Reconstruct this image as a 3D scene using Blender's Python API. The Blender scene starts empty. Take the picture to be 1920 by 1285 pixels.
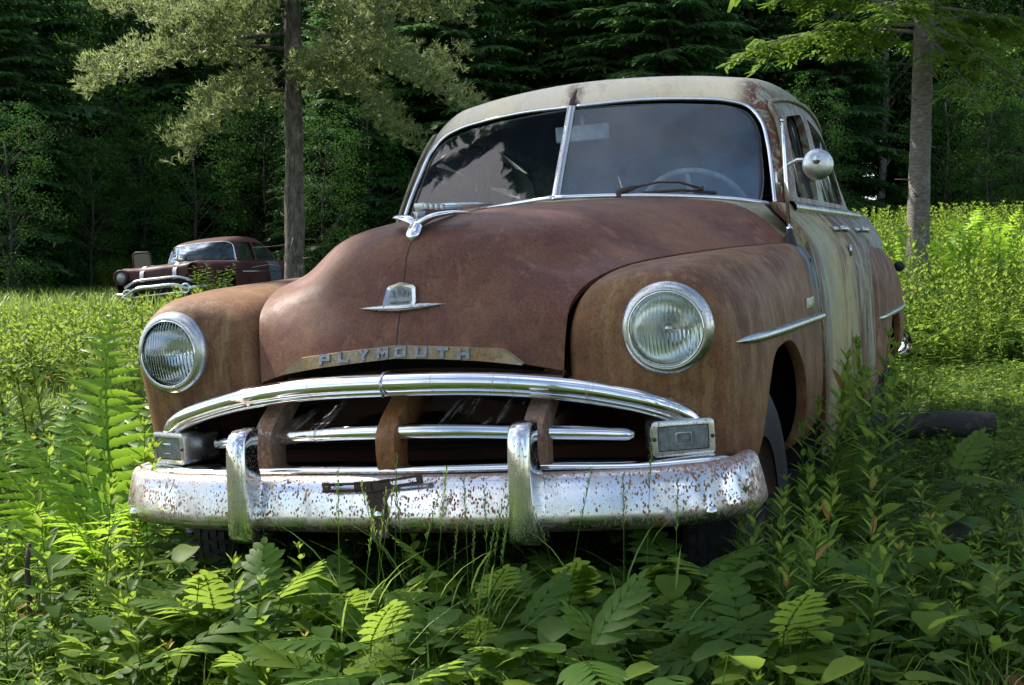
import bpy, bmesh, math, random
import numpy as np
from mathutils import Vector, Matrix
R_ = math.radians
SC = bpy.context.scene
COL = SC.collection
random.seed(7); rng = np.random.default_rng(7)

# ------------------------------------------------------------------ camera
CAM_Z = 1.0; PITCH = R_(-3.05)
cam_d = bpy.data.cameras.new('camera'); cam = bpy.data.objects.new('camera', cam_d); COL.objects.link(cam)
cam_d.sensor_width = 36; cam_d.lens = 2545.834/1920*36; cam_d.clip_start = 0.05; cam_d.clip_end = 800
cam.location = (0, 0, CAM_Z); cam.rotation_euler = (R_(90)+PITCH, 0, 0)
SC.camera = cam
# ------------------------------------------------------------------ sky and sun
SUN_EL, SUN_AZ = R_(44), R_(-56)          # azimuth from +Y towards +X: the sun stands to the left
w = bpy.data.worlds.new('World'); SC.world = w; w.use_nodes = True
nt = w.node_tree; bg = nt.nodes['Background']
sky = nt.nodes.new('ShaderNodeTexSky'); sky.sky_type = 'NISHITA'; sky.sun_disc = False
sky.sun_elevation = SUN_EL; sky.sun_rotation = SUN_AZ; sky.air_density = 1.0; sky.dust_density = .7
tc = nt.nodes.new('ShaderNodeTexCoord'); nz = nt.nodes.new('ShaderNodeTexNoise'); nz.inputs['Scale'].default_value = 2.2
nz.inputs['Detail'].default_value = 7; nz.inputs['Roughness'].default_value = .6
mp = nt.nodes.new('ShaderNodeMapping'); mp.inputs['Scale'].default_value = (1, 1, 2.2)
nt.links.new(tc.outputs['Generated'], mp.inputs['Vector']); nt.links.new(mp.outputs['Vector'], nz.inputs['Vector'])
cr = nt.nodes.new('ShaderNodeValToRGB'); cr.color_ramp.elements[0].position = .50; cr.color_ramp.elements[1].position = .68
nt.links.new(nz.outputs['Fac'], cr.inputs['Fac'])
mx = nt.nodes.new('ShaderNodeMix'); mx.data_type = 'RGBA'; mx.inputs['B'].default_value = (9.5, 9.8, 10.4, 1)
nt.links.new(cr.outputs['Color'], mx.inputs['Factor']); nt.links.new(sky.outputs['Color'], mx.inputs['A'])
nt.links.new(mx.outputs['Result'], bg.inputs['Color']); bg.inputs['Strength'].default_value = .125
sd = bpy.data.lights.new('sun', 'SUN'); sun = bpy.data.objects.new('sun', sd); COL.objects.link(sun)
sd.energy = 4.6; sd.angle = R_(.6); sd.color = (1, .94, .83)
sdir = Vector((math.sin(SUN_AZ)*math.cos(SUN_EL), math.cos(SUN_AZ)*math.cos(SUN_EL), math.sin(SUN_EL)))
sun.rotation_euler = sdir.to_track_quat('Z', 'Y').to_euler()
SC.view_settings.view_transform = 'Standard'; SC.view_settings.look = 'None'; SC.view_settings.gamma = 1
SC.view_settings.exposure = 1.0
SC.cycles.use_denoising = True
SC.cycles.max_bounces = 8; SC.cycles.transparent_max_bounces = 12; SC.cycles.caustics_reflective = False; SC.cycles.caustics_refractive = False

# ------------------------------------------------------------------ helpers
def tag(o, label=None, cat=None, group=None, kind=None):
    if label: o['label'] = label
    if cat: o['category'] = cat
    if group: o['group'] = group
    if kind: o['kind'] = kind
    return o
def empty(name, label, cat, loc=(0,0,0), group=None):
    o = bpy.data.objects.new(name, None); COL.objects.link(o); o.location = loc; o.empty_display_size = .1
    return tag(o, label, cat, group)
def link(name, me, mat, parent=None, smooth=True, label=None):
    if mat is not None and not me.materials:
        for m in (mat if isinstance(mat, (list, tuple)) else [mat]): me.materials.append(m)
    if smooth: me.polygons.foreach_set('use_smooth', [True]*len(me.polygons))
    o = bpy.data.objects.new(name, me); COL.objects.link(o)
    if parent is not None: o.parent = parent
    if label: o['label'] = label
    return o
def np_mesh(V, F, name='m'):
    """V (n,3), F (m,k) all the same k"""
    V = np.ascontiguousarray(V, dtype=np.float32); F = np.ascontiguousarray(F, dtype=np.int32)
    me = bpy.data.meshes.new(name); k = F.shape[1]
    me.vertices.add(len(V)); me.vertices.foreach_set('co', V.ravel())
    me.loops.add(F.size); me.loops.foreach_set('vertex_index', F.ravel())
    me.polygons.add(len(F)); me.polygons.foreach_set('loop_start', np.arange(0, F.size, k, dtype=np.int32))
    try: me.polygons.foreach_set('loop_total', np.full(len(F), k, dtype=np.int32))
    except Exception: pass
    me.update(calc_edges=True); return me
class MB:
    """collects primitives into one mesh"""
    def __init__(s): s.v = []; s.f = []
    def add(s, V, F):
        n = len(s.v); s.v += [tuple(map(float, p)) for p in V]; s.f += [tuple(i+n for i in f) for f in F]; return s
    def grid(s, P, cu=False, cap=False):
        P = np.asarray(P, float); nv, nu = P.shape[:2]; F = []
        for i in range(nv-1):
            for j in range(nu if cu else nu-1):
                k = (j+1) % nu; F.append((i*nu+j, i*nu+k, (i+1)*nu+k, (i+1)*nu+j))
        if cap: F += [tuple(range(nu))[::-1], tuple((nv-1)*nu+j for j in range(nu))]
        return s.add(P.reshape(-1, 3), F)
    def box(s, c, d, M=None):
        V = [Vector((c[0]+a*d[0]/2, c[1]+b*d[1]/2, c[2]+e*d[2]/2)) for a in (-1,1) for b in (-1,1) for e in (-1,1)]
        if M: V = [M @ v for v in V]
        return s.add(V, [(0,1,3,2),(4,6,7,5),(0,4,5,1),(2,3,7,6),(0,2,6,4),(1,5,7,3)])
    def tube(s, pts, r, n=10, cap=True):
        pts = [Vector(p) for p in pts]; rs = r if isinstance(r, (list, tuple)) else [r]*len(pts)
        rows = []; up = None
        for i, p in enumerate(pts):
            t = (pts[min(i+1, len(pts)-1)]-pts[max(i-1, 0)]).normalized()
            if up is None: up = Vector((0,0,1)) if abs(t.z) < .9 else Vector((0,1,0))
            a = t.cross(up).normalized(); b = a.cross(t); up = b
            rows.append([p+(a*math.cos(2*math.pi*k/n)+b*math.sin(2*math.pi*k/n))*rs[i] for k in range(n)])
        return s.grid(rows, cu=True, cap=cap)
    def lathe(s, prof, n=48, M=None):
        """prof (r, y) round the y axis"""
        rows = [[Vector((r*math.cos(2*math.pi*k/n), y, r*math.sin(2*math.pi*k/n))) for k in range(n)] for r, y in prof]
        if M: rows = [[M @ v for v in q] for q in rows]
        return s.grid(rows, cu=True)
    def build(s, name, mat, parent=None, smooth=True, bevel=0, label=None, fix=True, auto=None):
        me = bpy.data.meshes.new(name); me.from_pydata(s.v, [], s.f)
        bm = bmesh.new(); bm.from_mesh(me)
        bmesh.ops.remove_doubles(bm, verts=bm.verts, dist=1e-5)
        if fix: bmesh.ops.recalc_face_normals(bm, faces=bm.faces)
        if bevel: bmesh.ops.bevel(bm, geom=list(bm.edges), offset=bevel, segments=2, profile=.6, affect='EDGES', clamp_overlap=True)
        if auto is not None:
            for e in bm.edges:
                if len(e.link_faces) == 2 and e.calc_face_angle(0) > R_(auto): e.smooth = False
        bm.to_mesh(me); bm.free(); me.update()
        return link(name, me, mat, parent, smooth, label)
def imat(t, ts):
    """Catmull-Rom (non-uniform) weight matrix: samples ts over knots t"""
    t = np.asarray(t, float); n = len(t); I = np.eye(n); T = np.zeros((n, n))
    for i in range(n):
        if i == 0: T[0] = (I[1]-I[0])/(t[1]-t[0])
        elif i == n-1: T[i] = (I[i]-I[i-1])/(t[i]-t[i-1])
        else:
            a, b = t[i]-t[i-1], t[i+1]-t[i]
            T[i] = ((I[i]-I[i-1])/a*b+(I[i+1]-I[i])/b*a)/(a+b)
    out = np.zeros((len(ts), n))
    for k, x in enumerate(ts):
        i = min(max(np.searchsorted(t, x, side='right')-1, 0), n-2); h = t[i+1]-t[i]; s = (x-t[i])/h
        out[k] = (2*s**3-3*s**2+1)*I[i]+(s**3-2*s**2+s)*h*T[i]+(-2*s**3+3*s**2)*I[i+1]+(s**3-s**2)*h*T[i+1]
    return out
def knots(P, axis):
    d = np.linalg.norm(np.diff(P, axis=axis), axis=-1).mean(axis=1-axis)
    return np.concatenate([[0], np.cumsum(np.maximum(d, 1e-4)**.75)])
def dens(t, m): return np.concatenate([np.linspace(t[i], t[i+1], m, endpoint=False) for i in range(len(t)-1)]+[[t[-1]]])
def surf(rows, mv, mu):
    P = np.asarray(rows, float); tv, tu = knots(P, 0), knots(P, 1)
    return np.einsum('ai,ijk,bj->abk', imat(tv, dens(tv, mv)), P, imat(tu, dens(tu, mu)))
def curve(pts, m):
    P = np.asarray(pts, float); t = np.concatenate([[0], np.cumsum(np.linalg.norm(np.diff(P, axis=0), axis=1)**.75)])
    return imat(t, dens(t, m)) @ P
def mirror_rows(rows):
    """rows run from the centre (x=0) outwards: give the full width, left edge to right edge"""
    return [[(-p[0], p[1], p[2]) for p in r[:0:-1]]+[tuple(p) for p in r] for r in rows]
def flip(P): Q = np.array(P, float); Q[..., 0] *= -1; return Q
def cut_poly(bm, poly, ax, keep=None, inside=True):
    """cut a prism outline (list of 2-D points, on the two axes other than ax) into bm and delete the faces within (where keep(co) is true)"""
    a, b = [k for k in range(3) if k != ax]; n = len(poly)
    for i in range(n):
        p, q = poly[i], poly[(i+1) % n]; nn = [0, 0, 0]; nn[a] = q[1]-p[1]; nn[b] = -(q[0]-p[0]); co = [0, 0, 0]; co[a], co[b] = p
        L = math.hypot(q[0]-p[0], q[1]-p[1])
        if L < 1e-6: continue
        mid = ((p[0]+q[0])/2, (p[1]+q[1])/2)
        fs = [f for f in bm.faces if (keep is None or keep(f.calc_center_median())) and math.hypot(f.calc_center_median()[a]-mid[0], f.calc_center_median()[b]-mid[1]) < L/2+.12]
        es = {e for f in fs for e in f.edges}; vs = {v for f in fs for v in f.verts}
        bmesh.ops.bisect_plane(bm, geom=list(vs)+list(es)+fs, plane_co=co, plane_no=nn, dist=1e-6)
    def isin(c):
        x, y = c[a], c[b]; r = False
        for i in range(n):
            (x1, y1), (x2, y2) = poly[i], poly[(i+1) % n]
            if (y1 > y) != (y2 > y) and x < (x2-x1)*(y-y1)/(y2-y1)+x1: r = not r
        return r
    dead = [f for f in bm.faces if (keep is None or keep(f.calc_center_median())) and isin(f.calc_center_median()) == inside]
    bmesh.ops.delete(bm, geom=dead, context='FACES')
def rim_in(bm, poly, ax, vec, keep=None, tol=.003):
    """a flange: push the open edge left by cut_poly inwards by vec"""
    a, b = [k for k in range(3) if k != ax]; n = len(poly)
    def near(c):
        for i in range(n):
            p, q = Vector(poly[i]), Vector(poly[(i+1) % n]); d = q-p
            t = max(0, min(1, (Vector((c[a], c[b]))-p).dot(d)/max(d.dot(d), 1e-9)))
            if (Vector((c[a], c[b]))-p-d*t).length < tol: return True
        return False
    es = [e for e in bm.edges if len(e.link_faces) == 1 and all(near(v.co) and (keep is None or keep(v.co)) for v in e.verts)]
    r = bmesh.ops.extrude_edge_only(bm, edges=es)
    for v in r['geom']:
        if isinstance(v, bmesh.types.BMVert): v.co += Vector(vec(v.co) if callable(vec) else vec)
def rpoly(pts, r=.04, n=5):
    """polygon with rounded corners; pts (x, y[, r])"""
    out = []; N = len(pts)
    for i in range(N):
        p = Vector(pts[i][:2]); rr = pts[i][2] if len(pts[i]) > 2 else r
        a = Vector(pts[i-1][:2])-p; b = Vector(pts[(i+1) % N][:2])-p
        k = min(rr, a.length*.48, b.length*.48); A, B = p+a.normalized()*k, p+b.normalized()*k
        for j in range(n+1):
            t = j/n; out.append(tuple((1-t)**2*A+2*t*(1-t)*p+t*t*B))
    return out

# ------------------------------------------------------------------ materials
def newmat(name):
    m = bpy.data.materials.new(name); m.use_nodes = True; return m, m.node_tree, m.node_tree.nodes['Principled BSDF']
class N:
    """tiny node writer"""
    def __init__(s, nt): s.t = nt
    def __call__(s, ty, **kw):
        n = s.t.nodes.new('ShaderNode'+ty)
        for k, v in kw.items():
            if k.startswith('_'): setattr(n, k[1:], v)
            else:
                key = int(k[1:]) if k[0] == 'i' and k[1:].isdigit() else k.replace('__', ' ')
                i = n.inputs[key]
                if isinstance(v, bpy.types.NodeSocket): s.t.links.new(v, i)
                else: i.default_value = v
        return n
    def coord(s, kind='Object', scale=(1,1,1)):
        return s('Mapping', Vector=s('TexCoord').outputs[kind], Scale=scale).outputs[0]
    def noise(s, vec, scale, detail=4, rough=.6, dist=0):
        return s('TexNoise', Vector=vec, Scale=scale, Detail=detail, Roughness=rough, Distortion=dist).outputs[0]
    def ramp(s, fac, a, b, lo=0., hi=1.):
        n = s('MapRange', Value=fac); n.inputs[1].default_value = a; n.inputs[2].default_value = b
        n.inputs[3].default_value = lo; n.inputs[4].default_value = hi; n.interpolation_type = 'SMOOTHSTEP'; return n.outputs[0]
    def mix(s, fac, a, b):
        n = s('Mix', _data_type='RGBA')
        for k, v in ((0, fac), (6, a), (7, b)):
            if isinstance(v, bpy.types.NodeSocket): s.t.links.new(v, n.inputs[k])
            else: n.inputs[k].default_value = v if k == 0 else (*v[:3], 1)
        return n.outputs[2]
    def math(s, op, a, b=0.):
        n = s('Math', _operation=op)
        for k, v in ((0, a), (1, b)):
            if isinstance(v, bpy.types.NodeSocket): s.t.links.new(v, n.inputs[k])
            else: n.inputs[k].default_value = v
        return n.outputs[0]
    def xyz(s, vec): return s('SeparateXYZ', Vector=vec).outputs
    def bump(s, h, strength=.3, dist=.002): return s('Bump', Height=h, Strength=strength, Distance=dist).outputs[0]
def set_(b, n, **kw):
    for k, v in kw.items():
        i = b.inputs[k.replace('__', ' ')]
        if isinstance(v, bpy.types.NodeSocket): n.t.links.new(v, i)
        else: i.default_value = (*v, 1) if isinstance(v, tuple) and len(v) == 3 and i.type == 'RGBA' else v
def simple(name, col, rough=.6, metal=0., noise_=.25, scale=30, spec=.5, bump=0.):
    m, t, b = newmat(name); n = N(t); co = n.coord()
    f = n.noise(co, scale, 5, .65)
    set_(b, n, Base__Color=n.mix(n.ramp(f, .3, .7), tuple(c*(1-noise_) for c in col), tuple(min(1, c*(1+noise_)) for c in col)),
         Roughness=rough, Metallic=metal, Specular__IOR__Level=spec)
    if bump: set_(b, n, Normal=n.bump(n.noise(co, scale*2.5, 6, .7), bump))
    return m
def rust_paint(name, A, B, Cc, spots=(.035, .018, .014), rough=.5, streak=.6, spotamt=.62, extra=None, bump=.25, speck=.6):
    """weathered paint: A/B blotches, Cc vertical run marks, dark pits"""
    m, t, b = newmat(name); n = N(t); co = n.coord()
    big = n.noise(co, 2.6, 6, .62, .4); mid = n.noise(co, 11, 6, .7); fine = n.noise(co, 150, 3, .6)
    run = n.noise(n.coord(scale=(1, 1, .09)), 24, 5, .7, .2)
    c = n.mix(n.ramp(n.math('ADD', n.math('MULTIPLY', big, .7), n.math('MULTIPLY', mid, .3)), .40, .60), A, B)
    c = n.mix(n.math('MULTIPLY', n.ramp(run, .48, .68), streak), c, Cc)
    if extra: c = extra(n, co, c, mid, run, big)
    c = n.mix(n.math('MULTIPLY', n.ramp(fine, .35, .72), speck), c, n.mix(.6, c, (.02, .01, .01)))
    lite = n.math('MULTIPLY', n.ramp(n.noise(n.coord(scale=(1, .6, .35)), 38, 6, .8, .6), .56, .70), .4)
    c = n.mix(lite, c, Cc)
    pt = n.math('MULTIPLY', n.ramp(n.noise(co, 7, 9, .72, .9), .53, .545), min(.38, speck*.65)); c = n.mix(pt, c, n.mix(.55, c, spots))
    pt2 = n.math('MULTIPLY', n.ramp(n.noise(n.coord(scale=(1, 1, .4)), 16, 9, .75, .3), .575, .59), .45); c = n.mix(pt2, c, Cc)
    pit = n.math('MULTIPLY', n.ramp(n.noise(co, 75, 4, .75), spotamt, spotamt+.06), n.ramp(mid, .42, .6))
    c = n.mix(n.math('MULTIPLY', pit, .75), c, spots)
    h = n.math('ADD', n.math('MULTIPLY', fine, .5), n.math('MULTIPLY', n.noise(co, 55, 5, .7), .8))
    set_(b, n, Base__Color=c, Roughness=n.ramp(mid, .3, .75, rough-.02, rough+.20), Specular__IOR__Level=.22,
         Normal=n.bump(h, bump, .0015))
    return m
def body_extra(n, co, c, mid, run, big):
    x, y, z = n.xyz(co)
    band = n.math('MULTIPLY', n.ramp(n.math('ADD', y, n.math('MULTIPLY', n.math('SUBTRACT', run, .5), .22)), 1.16, 1.26), n.ramp(z, .74, .82))
    g = n.mix(n.ramp(n.noise(n.coord(scale=(1, 1, .12)), 30, 5, .7, .3), .42, .58), (.20, .25, .27), (.045, .06, .075))
    c = n.mix(n.math('MULTIPLY', band, n.ramp(n.noise(n.coord(scale=(1, 1.5, .25)), 14, 5, .7, .5), .38, .5)), c, g)
    return c
def door_extra(n, co, c, mid, run, big):
    x, y, z = n.xyz(co)
    wob = n.math('ADD', y, n.math('MULTIPLY', n.math('SUBTRACT', run, .5), .12))
    blue = n.math('MAXIMUM', n.math('MULTIPLY', n.ramp(wob, 1.56, 1.50), n.ramp(n.math('ADD', z, n.math('MULTIPLY', mid, .1)), 1.06, 1.0)), n.ramp(wob, 2.43, 2.49))
    blue = n.math('MULTIPLY', blue, n.ramp(n.noise(n.coord(scale=(1, 1.4, .35)), 6, 7, .75, .8), .42, .50)); c = n.mix(n.math('MULTIPLY', blue, .85), c, n.mix(n.ramp(n.noise(n.coord(scale=(1, 2, .15)), 26, 5, .7, .4), .44, .56), (.34, .40, .37), (.06, .08, .09)))
    r = n.math('MULTIPLY', n.ramp(n.noise(n.coord(scale=(1, 1.6, .5)), 5, 8, .75, .8), .51, .55), n.ramp(n.math('ABSOLUTE', n.math('SUBTRACT', y, 2.55)), 1.15, .2))
    r2 = n.math('MULTIPLY', n.ramp(n.noise(co, 5, 6, .75, .5), .48, .62), n.ramp(z, .96, 1.1))
    for ys in (1.352, 2.403, 3.203):
        s_ = n.math('MULTIPLY', n.ramp(n.math('ABSOLUTE', n.math('SUBTRACT', y, ys)), .20, .02), n.ramp(n.noise(n.coord(scale=(1, 1, .3)), 9, 6, .75), .44, .54)); r = n.math('MAXIMUM', r, s_)
    r = n.math('MAXIMUM', r, n.math('MULTIPLY', n.ramp(n.math('ADD', z, n.math('MULTIPLY', mid, .25)), .66, .54), n.ramp(n.noise(co, 17, 6, .75), .42, .55)))
    return n.mix(n.math('MAXIMUM', r, n.math('MULTIPLY', r2, .75)), c, n.mix(mid, (.19, .08, .03), (.09, .035, .02)))
def roof_extra(n, co, c, mid, run, big):
    x, y, z = n.xyz(co)
    ax = n.math('ABSOLUTE', x)
    r = n.math('MULTIPLY', n.ramp(n.noise(co, 9, 6, .75, 1.2), .42, .50), n.math('MULTIPLY', n.ramp(x, .52, .60), n.ramp(y, 2.2, 2.0)))
    e = n.math('MULTIPLY', n.ramp(n.noise(co, 16, 6, .7, .6), .46, .60), n.ramp(ax, .62, .69))
    c = n.mix(n.ramp(ax, .5, .66), c, n.mix(mid, (.30, .29, .19), (.22, .25, .19)))
    s = n.math('MULTIPLY', n.ramp(ax, .05, .012), n.ramp(y, 2.0, 1.7))
    s = n.math('MULTIPLY', s, n.ramp(n.noise(co, 22, 5, .7), .42, .6))
    return n.mix(n.math('MAXIMUM', n.math('MAXIMUM', r, e), n.math('MULTIPLY', s, .8)), c, (.14, .055, .03))
M = {}
M['hood'] = rust_paint('hood_rust', (.155, .058, .037), (.205, .095, .052), (.25, .13, .07), rough=.52, streak=.35, bump=.4)
M['fender'] = rust_paint('fender_rust', (.245, .118, .048), (.155, .066, .034), (.33, .21, .095), rough=.54, streak=.6, bump=.4, extra=body_extra)
M['rear'] = rust_paint('rear_fender_rust', (.25, .115, .045), (.15, .06, .03), (.34, .30, .19), rough=.6, streak=.45)
M['door'] = rust_paint('door_paint', (.45, .37, .16), (.34, .34, .22), (.27, .21, .10), rough=.52, streak=.13, extra=door_extra, speck=.3)
M['cowl'] = rust_paint('cowl_paint', (.33, .33, .22), (.27, .20, .11), (.22, .13, .07), rough=.5, streak=.5)
M['roof'] = rust_paint('roof_paint', (.95, .77, .52), (.84, .73, .54), (.72, .50, .29), rough=.40, streak=.4, spotamt=.7, extra=roof_extra, bump=.06, speck=.12)
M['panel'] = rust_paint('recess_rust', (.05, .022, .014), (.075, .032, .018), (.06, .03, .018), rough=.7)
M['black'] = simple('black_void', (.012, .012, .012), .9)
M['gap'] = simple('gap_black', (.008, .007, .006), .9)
M['tyre'] = simple('tyre_rubber', (.022, .023, .026), .75, bump=.5, scale=40)
M['rubber'] = simple('rubber', (.014, .014, .014), .6)
M['brown_iron'] = simple('rusted_iron', (.055, .03, .022), .7, bump=.5, scale=60)
def chrome(name, rust=.0, col=(.78, .79, .80), rough=.07, streaks=0., wave=.0):
    m, t, b = newmat(name); n = N(t); co = n.coord()
    film = n.noise(co, 9, 6, .7)
    c = col; rg = n.ramp(film, .35, .75, rough, rough+.16); met = 1.
    if rust > 0:
        v = n('TexVoronoi', Vector=n.coord(scale=(1, 1, .55)), Scale=170., Randomness=1.)
        den = n.noise(co, 5.5, 6, .75, .6)
        thr = n.ramp(den, .34, .58, .14, .16+rust)
        spot = n.math('MULTIPLY', n.ramp(n.math('SUBTRACT', thr, v.outputs['Distance']), 0., .07), n.ramp(n.noise(co, 60, 3, .6), .42, .5))
        v2 = n('TexVoronoi', Vector=n.coord(scale=(1, 1, .5)), Scale=380., Randomness=1.)
        spot2 = n.math('MULTIPLY', n.ramp(v2.outputs['Distance'], .30, .18), n.ramp(den, .42, .60))
        spot = n.math('MAXIMUM', spot, n.math('MULTIPLY', spot2, .75))
        edge = n.ramp(n.noise(co, 14, 6, .7, .5), .60, .70)
        spot = n.math('MAXIMUM', spot, n.math('MULTIPLY', edge, min(1, rust*1.6)))
        if rust > .3:      # bloom along the top edge, the underside and round the ends
            X_, Y_, Z_ = n.xyz(co); zz = n.math('ADD', Z_, n.math('MULTIPLY', n.math('SUBTRACT', n.noise(co, 22, 6, .75), .5), .05))
            fill = n.math('MAXIMUM', n.math('MAXIMUM', n.ramp(zz, .488, .512), n.ramp(zz, .378, .362)), n.ramp(n.math('ADD', n.math('ABSOLUTE', X_), n.math('MULTIPLY', n.noise(co, 18, 5, .7), .1)), .87, .93))
            spot = n.math('MAXIMUM', spot, n.math('MULTIPLY', fill, n.ramp(n.noise(co, 75, 6, .8), .35, .6)))
        c = n.mix(spot, col, n.mix(n.noise(co, 120, 3), (.36, .16, .07), (.16, .065, .03)))
        met = n.math('SUBTRACT', 1., spot); rg = n.math('ADD', rg, n.math('MULTIPLY', spot, .55))
    if rust > .3:
        hz = n.math('MULTIPLY', n.ramp(n.noise(n.coord(scale=(1, 1, .3)), 11, 7, .75, .4), .47, .62), .42); c = n.mix(hz, c, (.50, .42, .34)); rg = n.math('ADD', rg, n.math('MULTIPLY', hz, .45))
    if streaks > 0:
        s = n.math('MULTIPLY', n.ramp(n.noise(n.coord(scale=(1, .15, .10)), 13, 5, .75, .2), .56, .66), streaks)
        c = n.mix(s, c, (.30, .15, .06)); rg = n.math('ADD', rg, n.math('MULTIPLY', s, .3))
        met = n.math('MULTIPLY', met, n.math('SUBTRACT', 1., n.math('MULTIPLY', s, .8)))
    set_(b, n, Base__Color=c, Metallic=met, Roughness=rg)
    if wave: set_(b, n, Normal=n.bump(n.noise(co, 7, 3, .5), wave, .01))
    return m
M['chrome'] = chrome('chrome_clean', wave=.12)
M['chrome_dull'] = chrome('chrome_dull', .10, (.55, .56, .54), .22)
M['mirror_back'] = chrome('mirror_back', .06, (.60, .62, .60), .24)
M['chrome_bar'] = chrome('chrome_bar', .0, (.80, .81, .82), .06, streaks=.55, wave=.05)
M['chrome_rust'] = chrome('chrome_bumper', .36, (.66, .67, .69), .12, wave=.10)
M['chrome_guard'] = chrome('chrome_guard', .12, (.72, .73, .72), .08, streaks=.3, wave=.15)
M['post'] = chrome('rusted_post', .45, (.35, .34, .30), .3, streaks=1.6)
M['post_rust'] = rust_paint('rusted_post', (.30, .13, .045), (.22, .09, .035), (.32, .26, .15), rough=.35, streak=.5)
M['plate'] = rust_paint('plate_cream', (.42, .38, .25), (.34, .22, .10), (.40, .28, .14), rough=.4, streak=.3)
M['letter'] = simple('letter_pewter', (.20, .22, .23), .45, .6, .3, 80)
M['lettermark'] = simple('pewter_light', (.24, .25, .25), .4, .2, .3, 60)
def glass(name, tint=(.75, .82, .84), dust=.12, dust_sky_col=(.17, .25, .33), rough=.02, ior=1.5, wav=0., refl=1.05):
    """thin window pane: clear, mirror-like at a slant, a film of dust, blued on some panes to paint in reflected sky"""
    m, t, b = newmat(name); n = N(t); co = n.coord(); t.nodes.remove(b)
    out = t.nodes['Material Output']
    tr = n('BsdfTransparent', Color=(*tint, 1)); gl = n('BsdfGlossy', Color=(1, 1, 1, 1), Roughness=rough)
    if wav: set_(gl, n, Normal=n.bump(n.noise(co, 5, 2), wav, .01))
    df = n('BsdfDiffuse', Color=(*dust_sky_col, 1))
    a = n('MixShader', i0=n.math('MULTIPLY', n('Fresnel', IOR=ior).outputs[0], refl), i1=tr.outputs[0], i2=gl.outputs[0])
    x, y, z = n.xyz(co)
    d = n.math('MULTIPLY', n.ramp(n.noise(co, 6, 6, .7, .4), .3, .75, .5, 1.3), n.ramp(z, 1.42, 1.16, dust, dust*2.2))
    e = n('MixShader', i0=d, i1=a.outputs[0], i2=df.outputs[0]); t.links.new(e.outputs[0], out.inputs[0])
    return m
M['glass'] = glass('windshield_glass', dust=.16, dust_sky_col=(.16, .28, .40), wav=.04, refl=1.25)  # dust film coloured blue to paint in the sky's reflection
M['glassL'] = glass('windshield_glass_left', dust=.03, wav=.06, refl=.8)
M['side_glass'] = glass('side_glass', (.55, .6, .58), .06, (.2, .22, .2))
def lens_mat(name, ribs=70., axis=0):
    m, t, b = newmat(name); n = N(t); co = n.coord()
    x, y, z = n.xyz(co)
    wv = n.math('SINE', n.math('MULTIPLY', x, 6.283*ribs*1.0)); blk = n.ramp(n.math('SINE', n.math('MULTIPLY', z, 6.283*8)), -.2, .2)
    set_(b, n, Base__Color=(.93, .97, .95), Roughness=.03, Transmission__Weight=1., IOR=1.35,
         Normal=n.bump(n.math('MULTIPLY', wv, n.math('ADD', n.math('MULTIPLY', blk, .8), .2)), .55, .002))
    return m
M['lens'] = lens_mat('headlamp_lens', 110.)
M['park_lens'] = simple('parking_lens', (.30, .33, .33), .22, .3, .25, 60, spec=.7)
M['reflector'] = chrome('lamp_reflector', 0, (.80, .82, .82), .12, wave=.3)
M['cloth'] = simple('seat_cloth', (.05, .055, .06), .9)
M['wheelgrey'] = simple('steering_grey', (.55, .60, .62), .4)
M['taillamp'] = simple('tail_lamp_red', (.05, .01, .01), .3)
# ------------------------------------------------------------------ the near car (built in its own axes: x to its left, y to its tail, z up)
fyaw, fpit, frol = -0.353479027, -0.0533139601, -0.0673413977
def cam_basis(yaw, pit, rol):
    f = Vector((math.sin(yaw)*math.cos(pit), math.cos(yaw)*math.cos(pit), math.sin(pit)))
    r = Vector((math.cos(yaw), -math.sin(yaw), 0)); u = r.cross(f); c, s = math.cos(rol), math.sin(rol)
    return c*r+s*u, -s*r+c*u, f
_r, _u, _f = cam_basis(fyaw, fpit, frol)
CC = Vector((1.42689, -2.95979, 0.97592))
Rc = Matrix((_r, _u, _f)).transposed()                       # columns: r u f in car axes
wr, wu, wf = Vector((1, 0, 0)), Vector((0, -math.sin(PITCH), math.cos(PITCH))), Vector((0, math.cos(PITCH), math.sin(PITCH)))
Rw = Matrix((wr, wu, wf)).transposed()
ROT = Rw @ Rc.transposed()
CAR_M = Matrix.Translation(Vector((0, 0, CAM_Z))-ROT @ CC) @ ROT.to_4x4()
CAR_I = CAR_M.inverted()
car = empty('rusty_sedan', 'old rusty brown sedan with chrome grille bars filling the middle of the picture', 'car')
car.matrix_world = CAR_M

def se(t, n): c, s = math.cos(t), math.sin(t); return math.copysign(abs(c)**(2/n), c), math.copysign(abs(s)**(2/n), s)
def ring(top, outer, bot, inner, n4=(2.2, 2.2, 2.2, 2.2), m=12):
    """closed section from four extreme points; n4: exponents outer-top, top-inner, inner-bottom, bottom-outer"""
    out = []
    for q, (H, V_, nn) in enumerate(((outer, top, n4[0]), (inner, top, n4[1]), (inner, bot, n4[2]), (outer, bot, n4[3]))):
        for k in range(m):
            a = k/m*math.pi/2; a = a if q % 2 == 0 else math.pi/2-a
            c, s = math.cos(a)**(2/nn), math.sin(a)**(2/nn); w_ = math.sin(a)**2
            out.append((V_[0]+(H[0]-V_[0])*c, H[1]*(1-w_)+V_[1]*w_, H[2]+(V_[2]-H[2])*s))
    return out
def rings_surf(rs, mv):
    P = np.array(rs, float); t = knots(P, 0); return np.einsum('ai,ijk->ajk', imat(t, dens(t, mv)), P)
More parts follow.
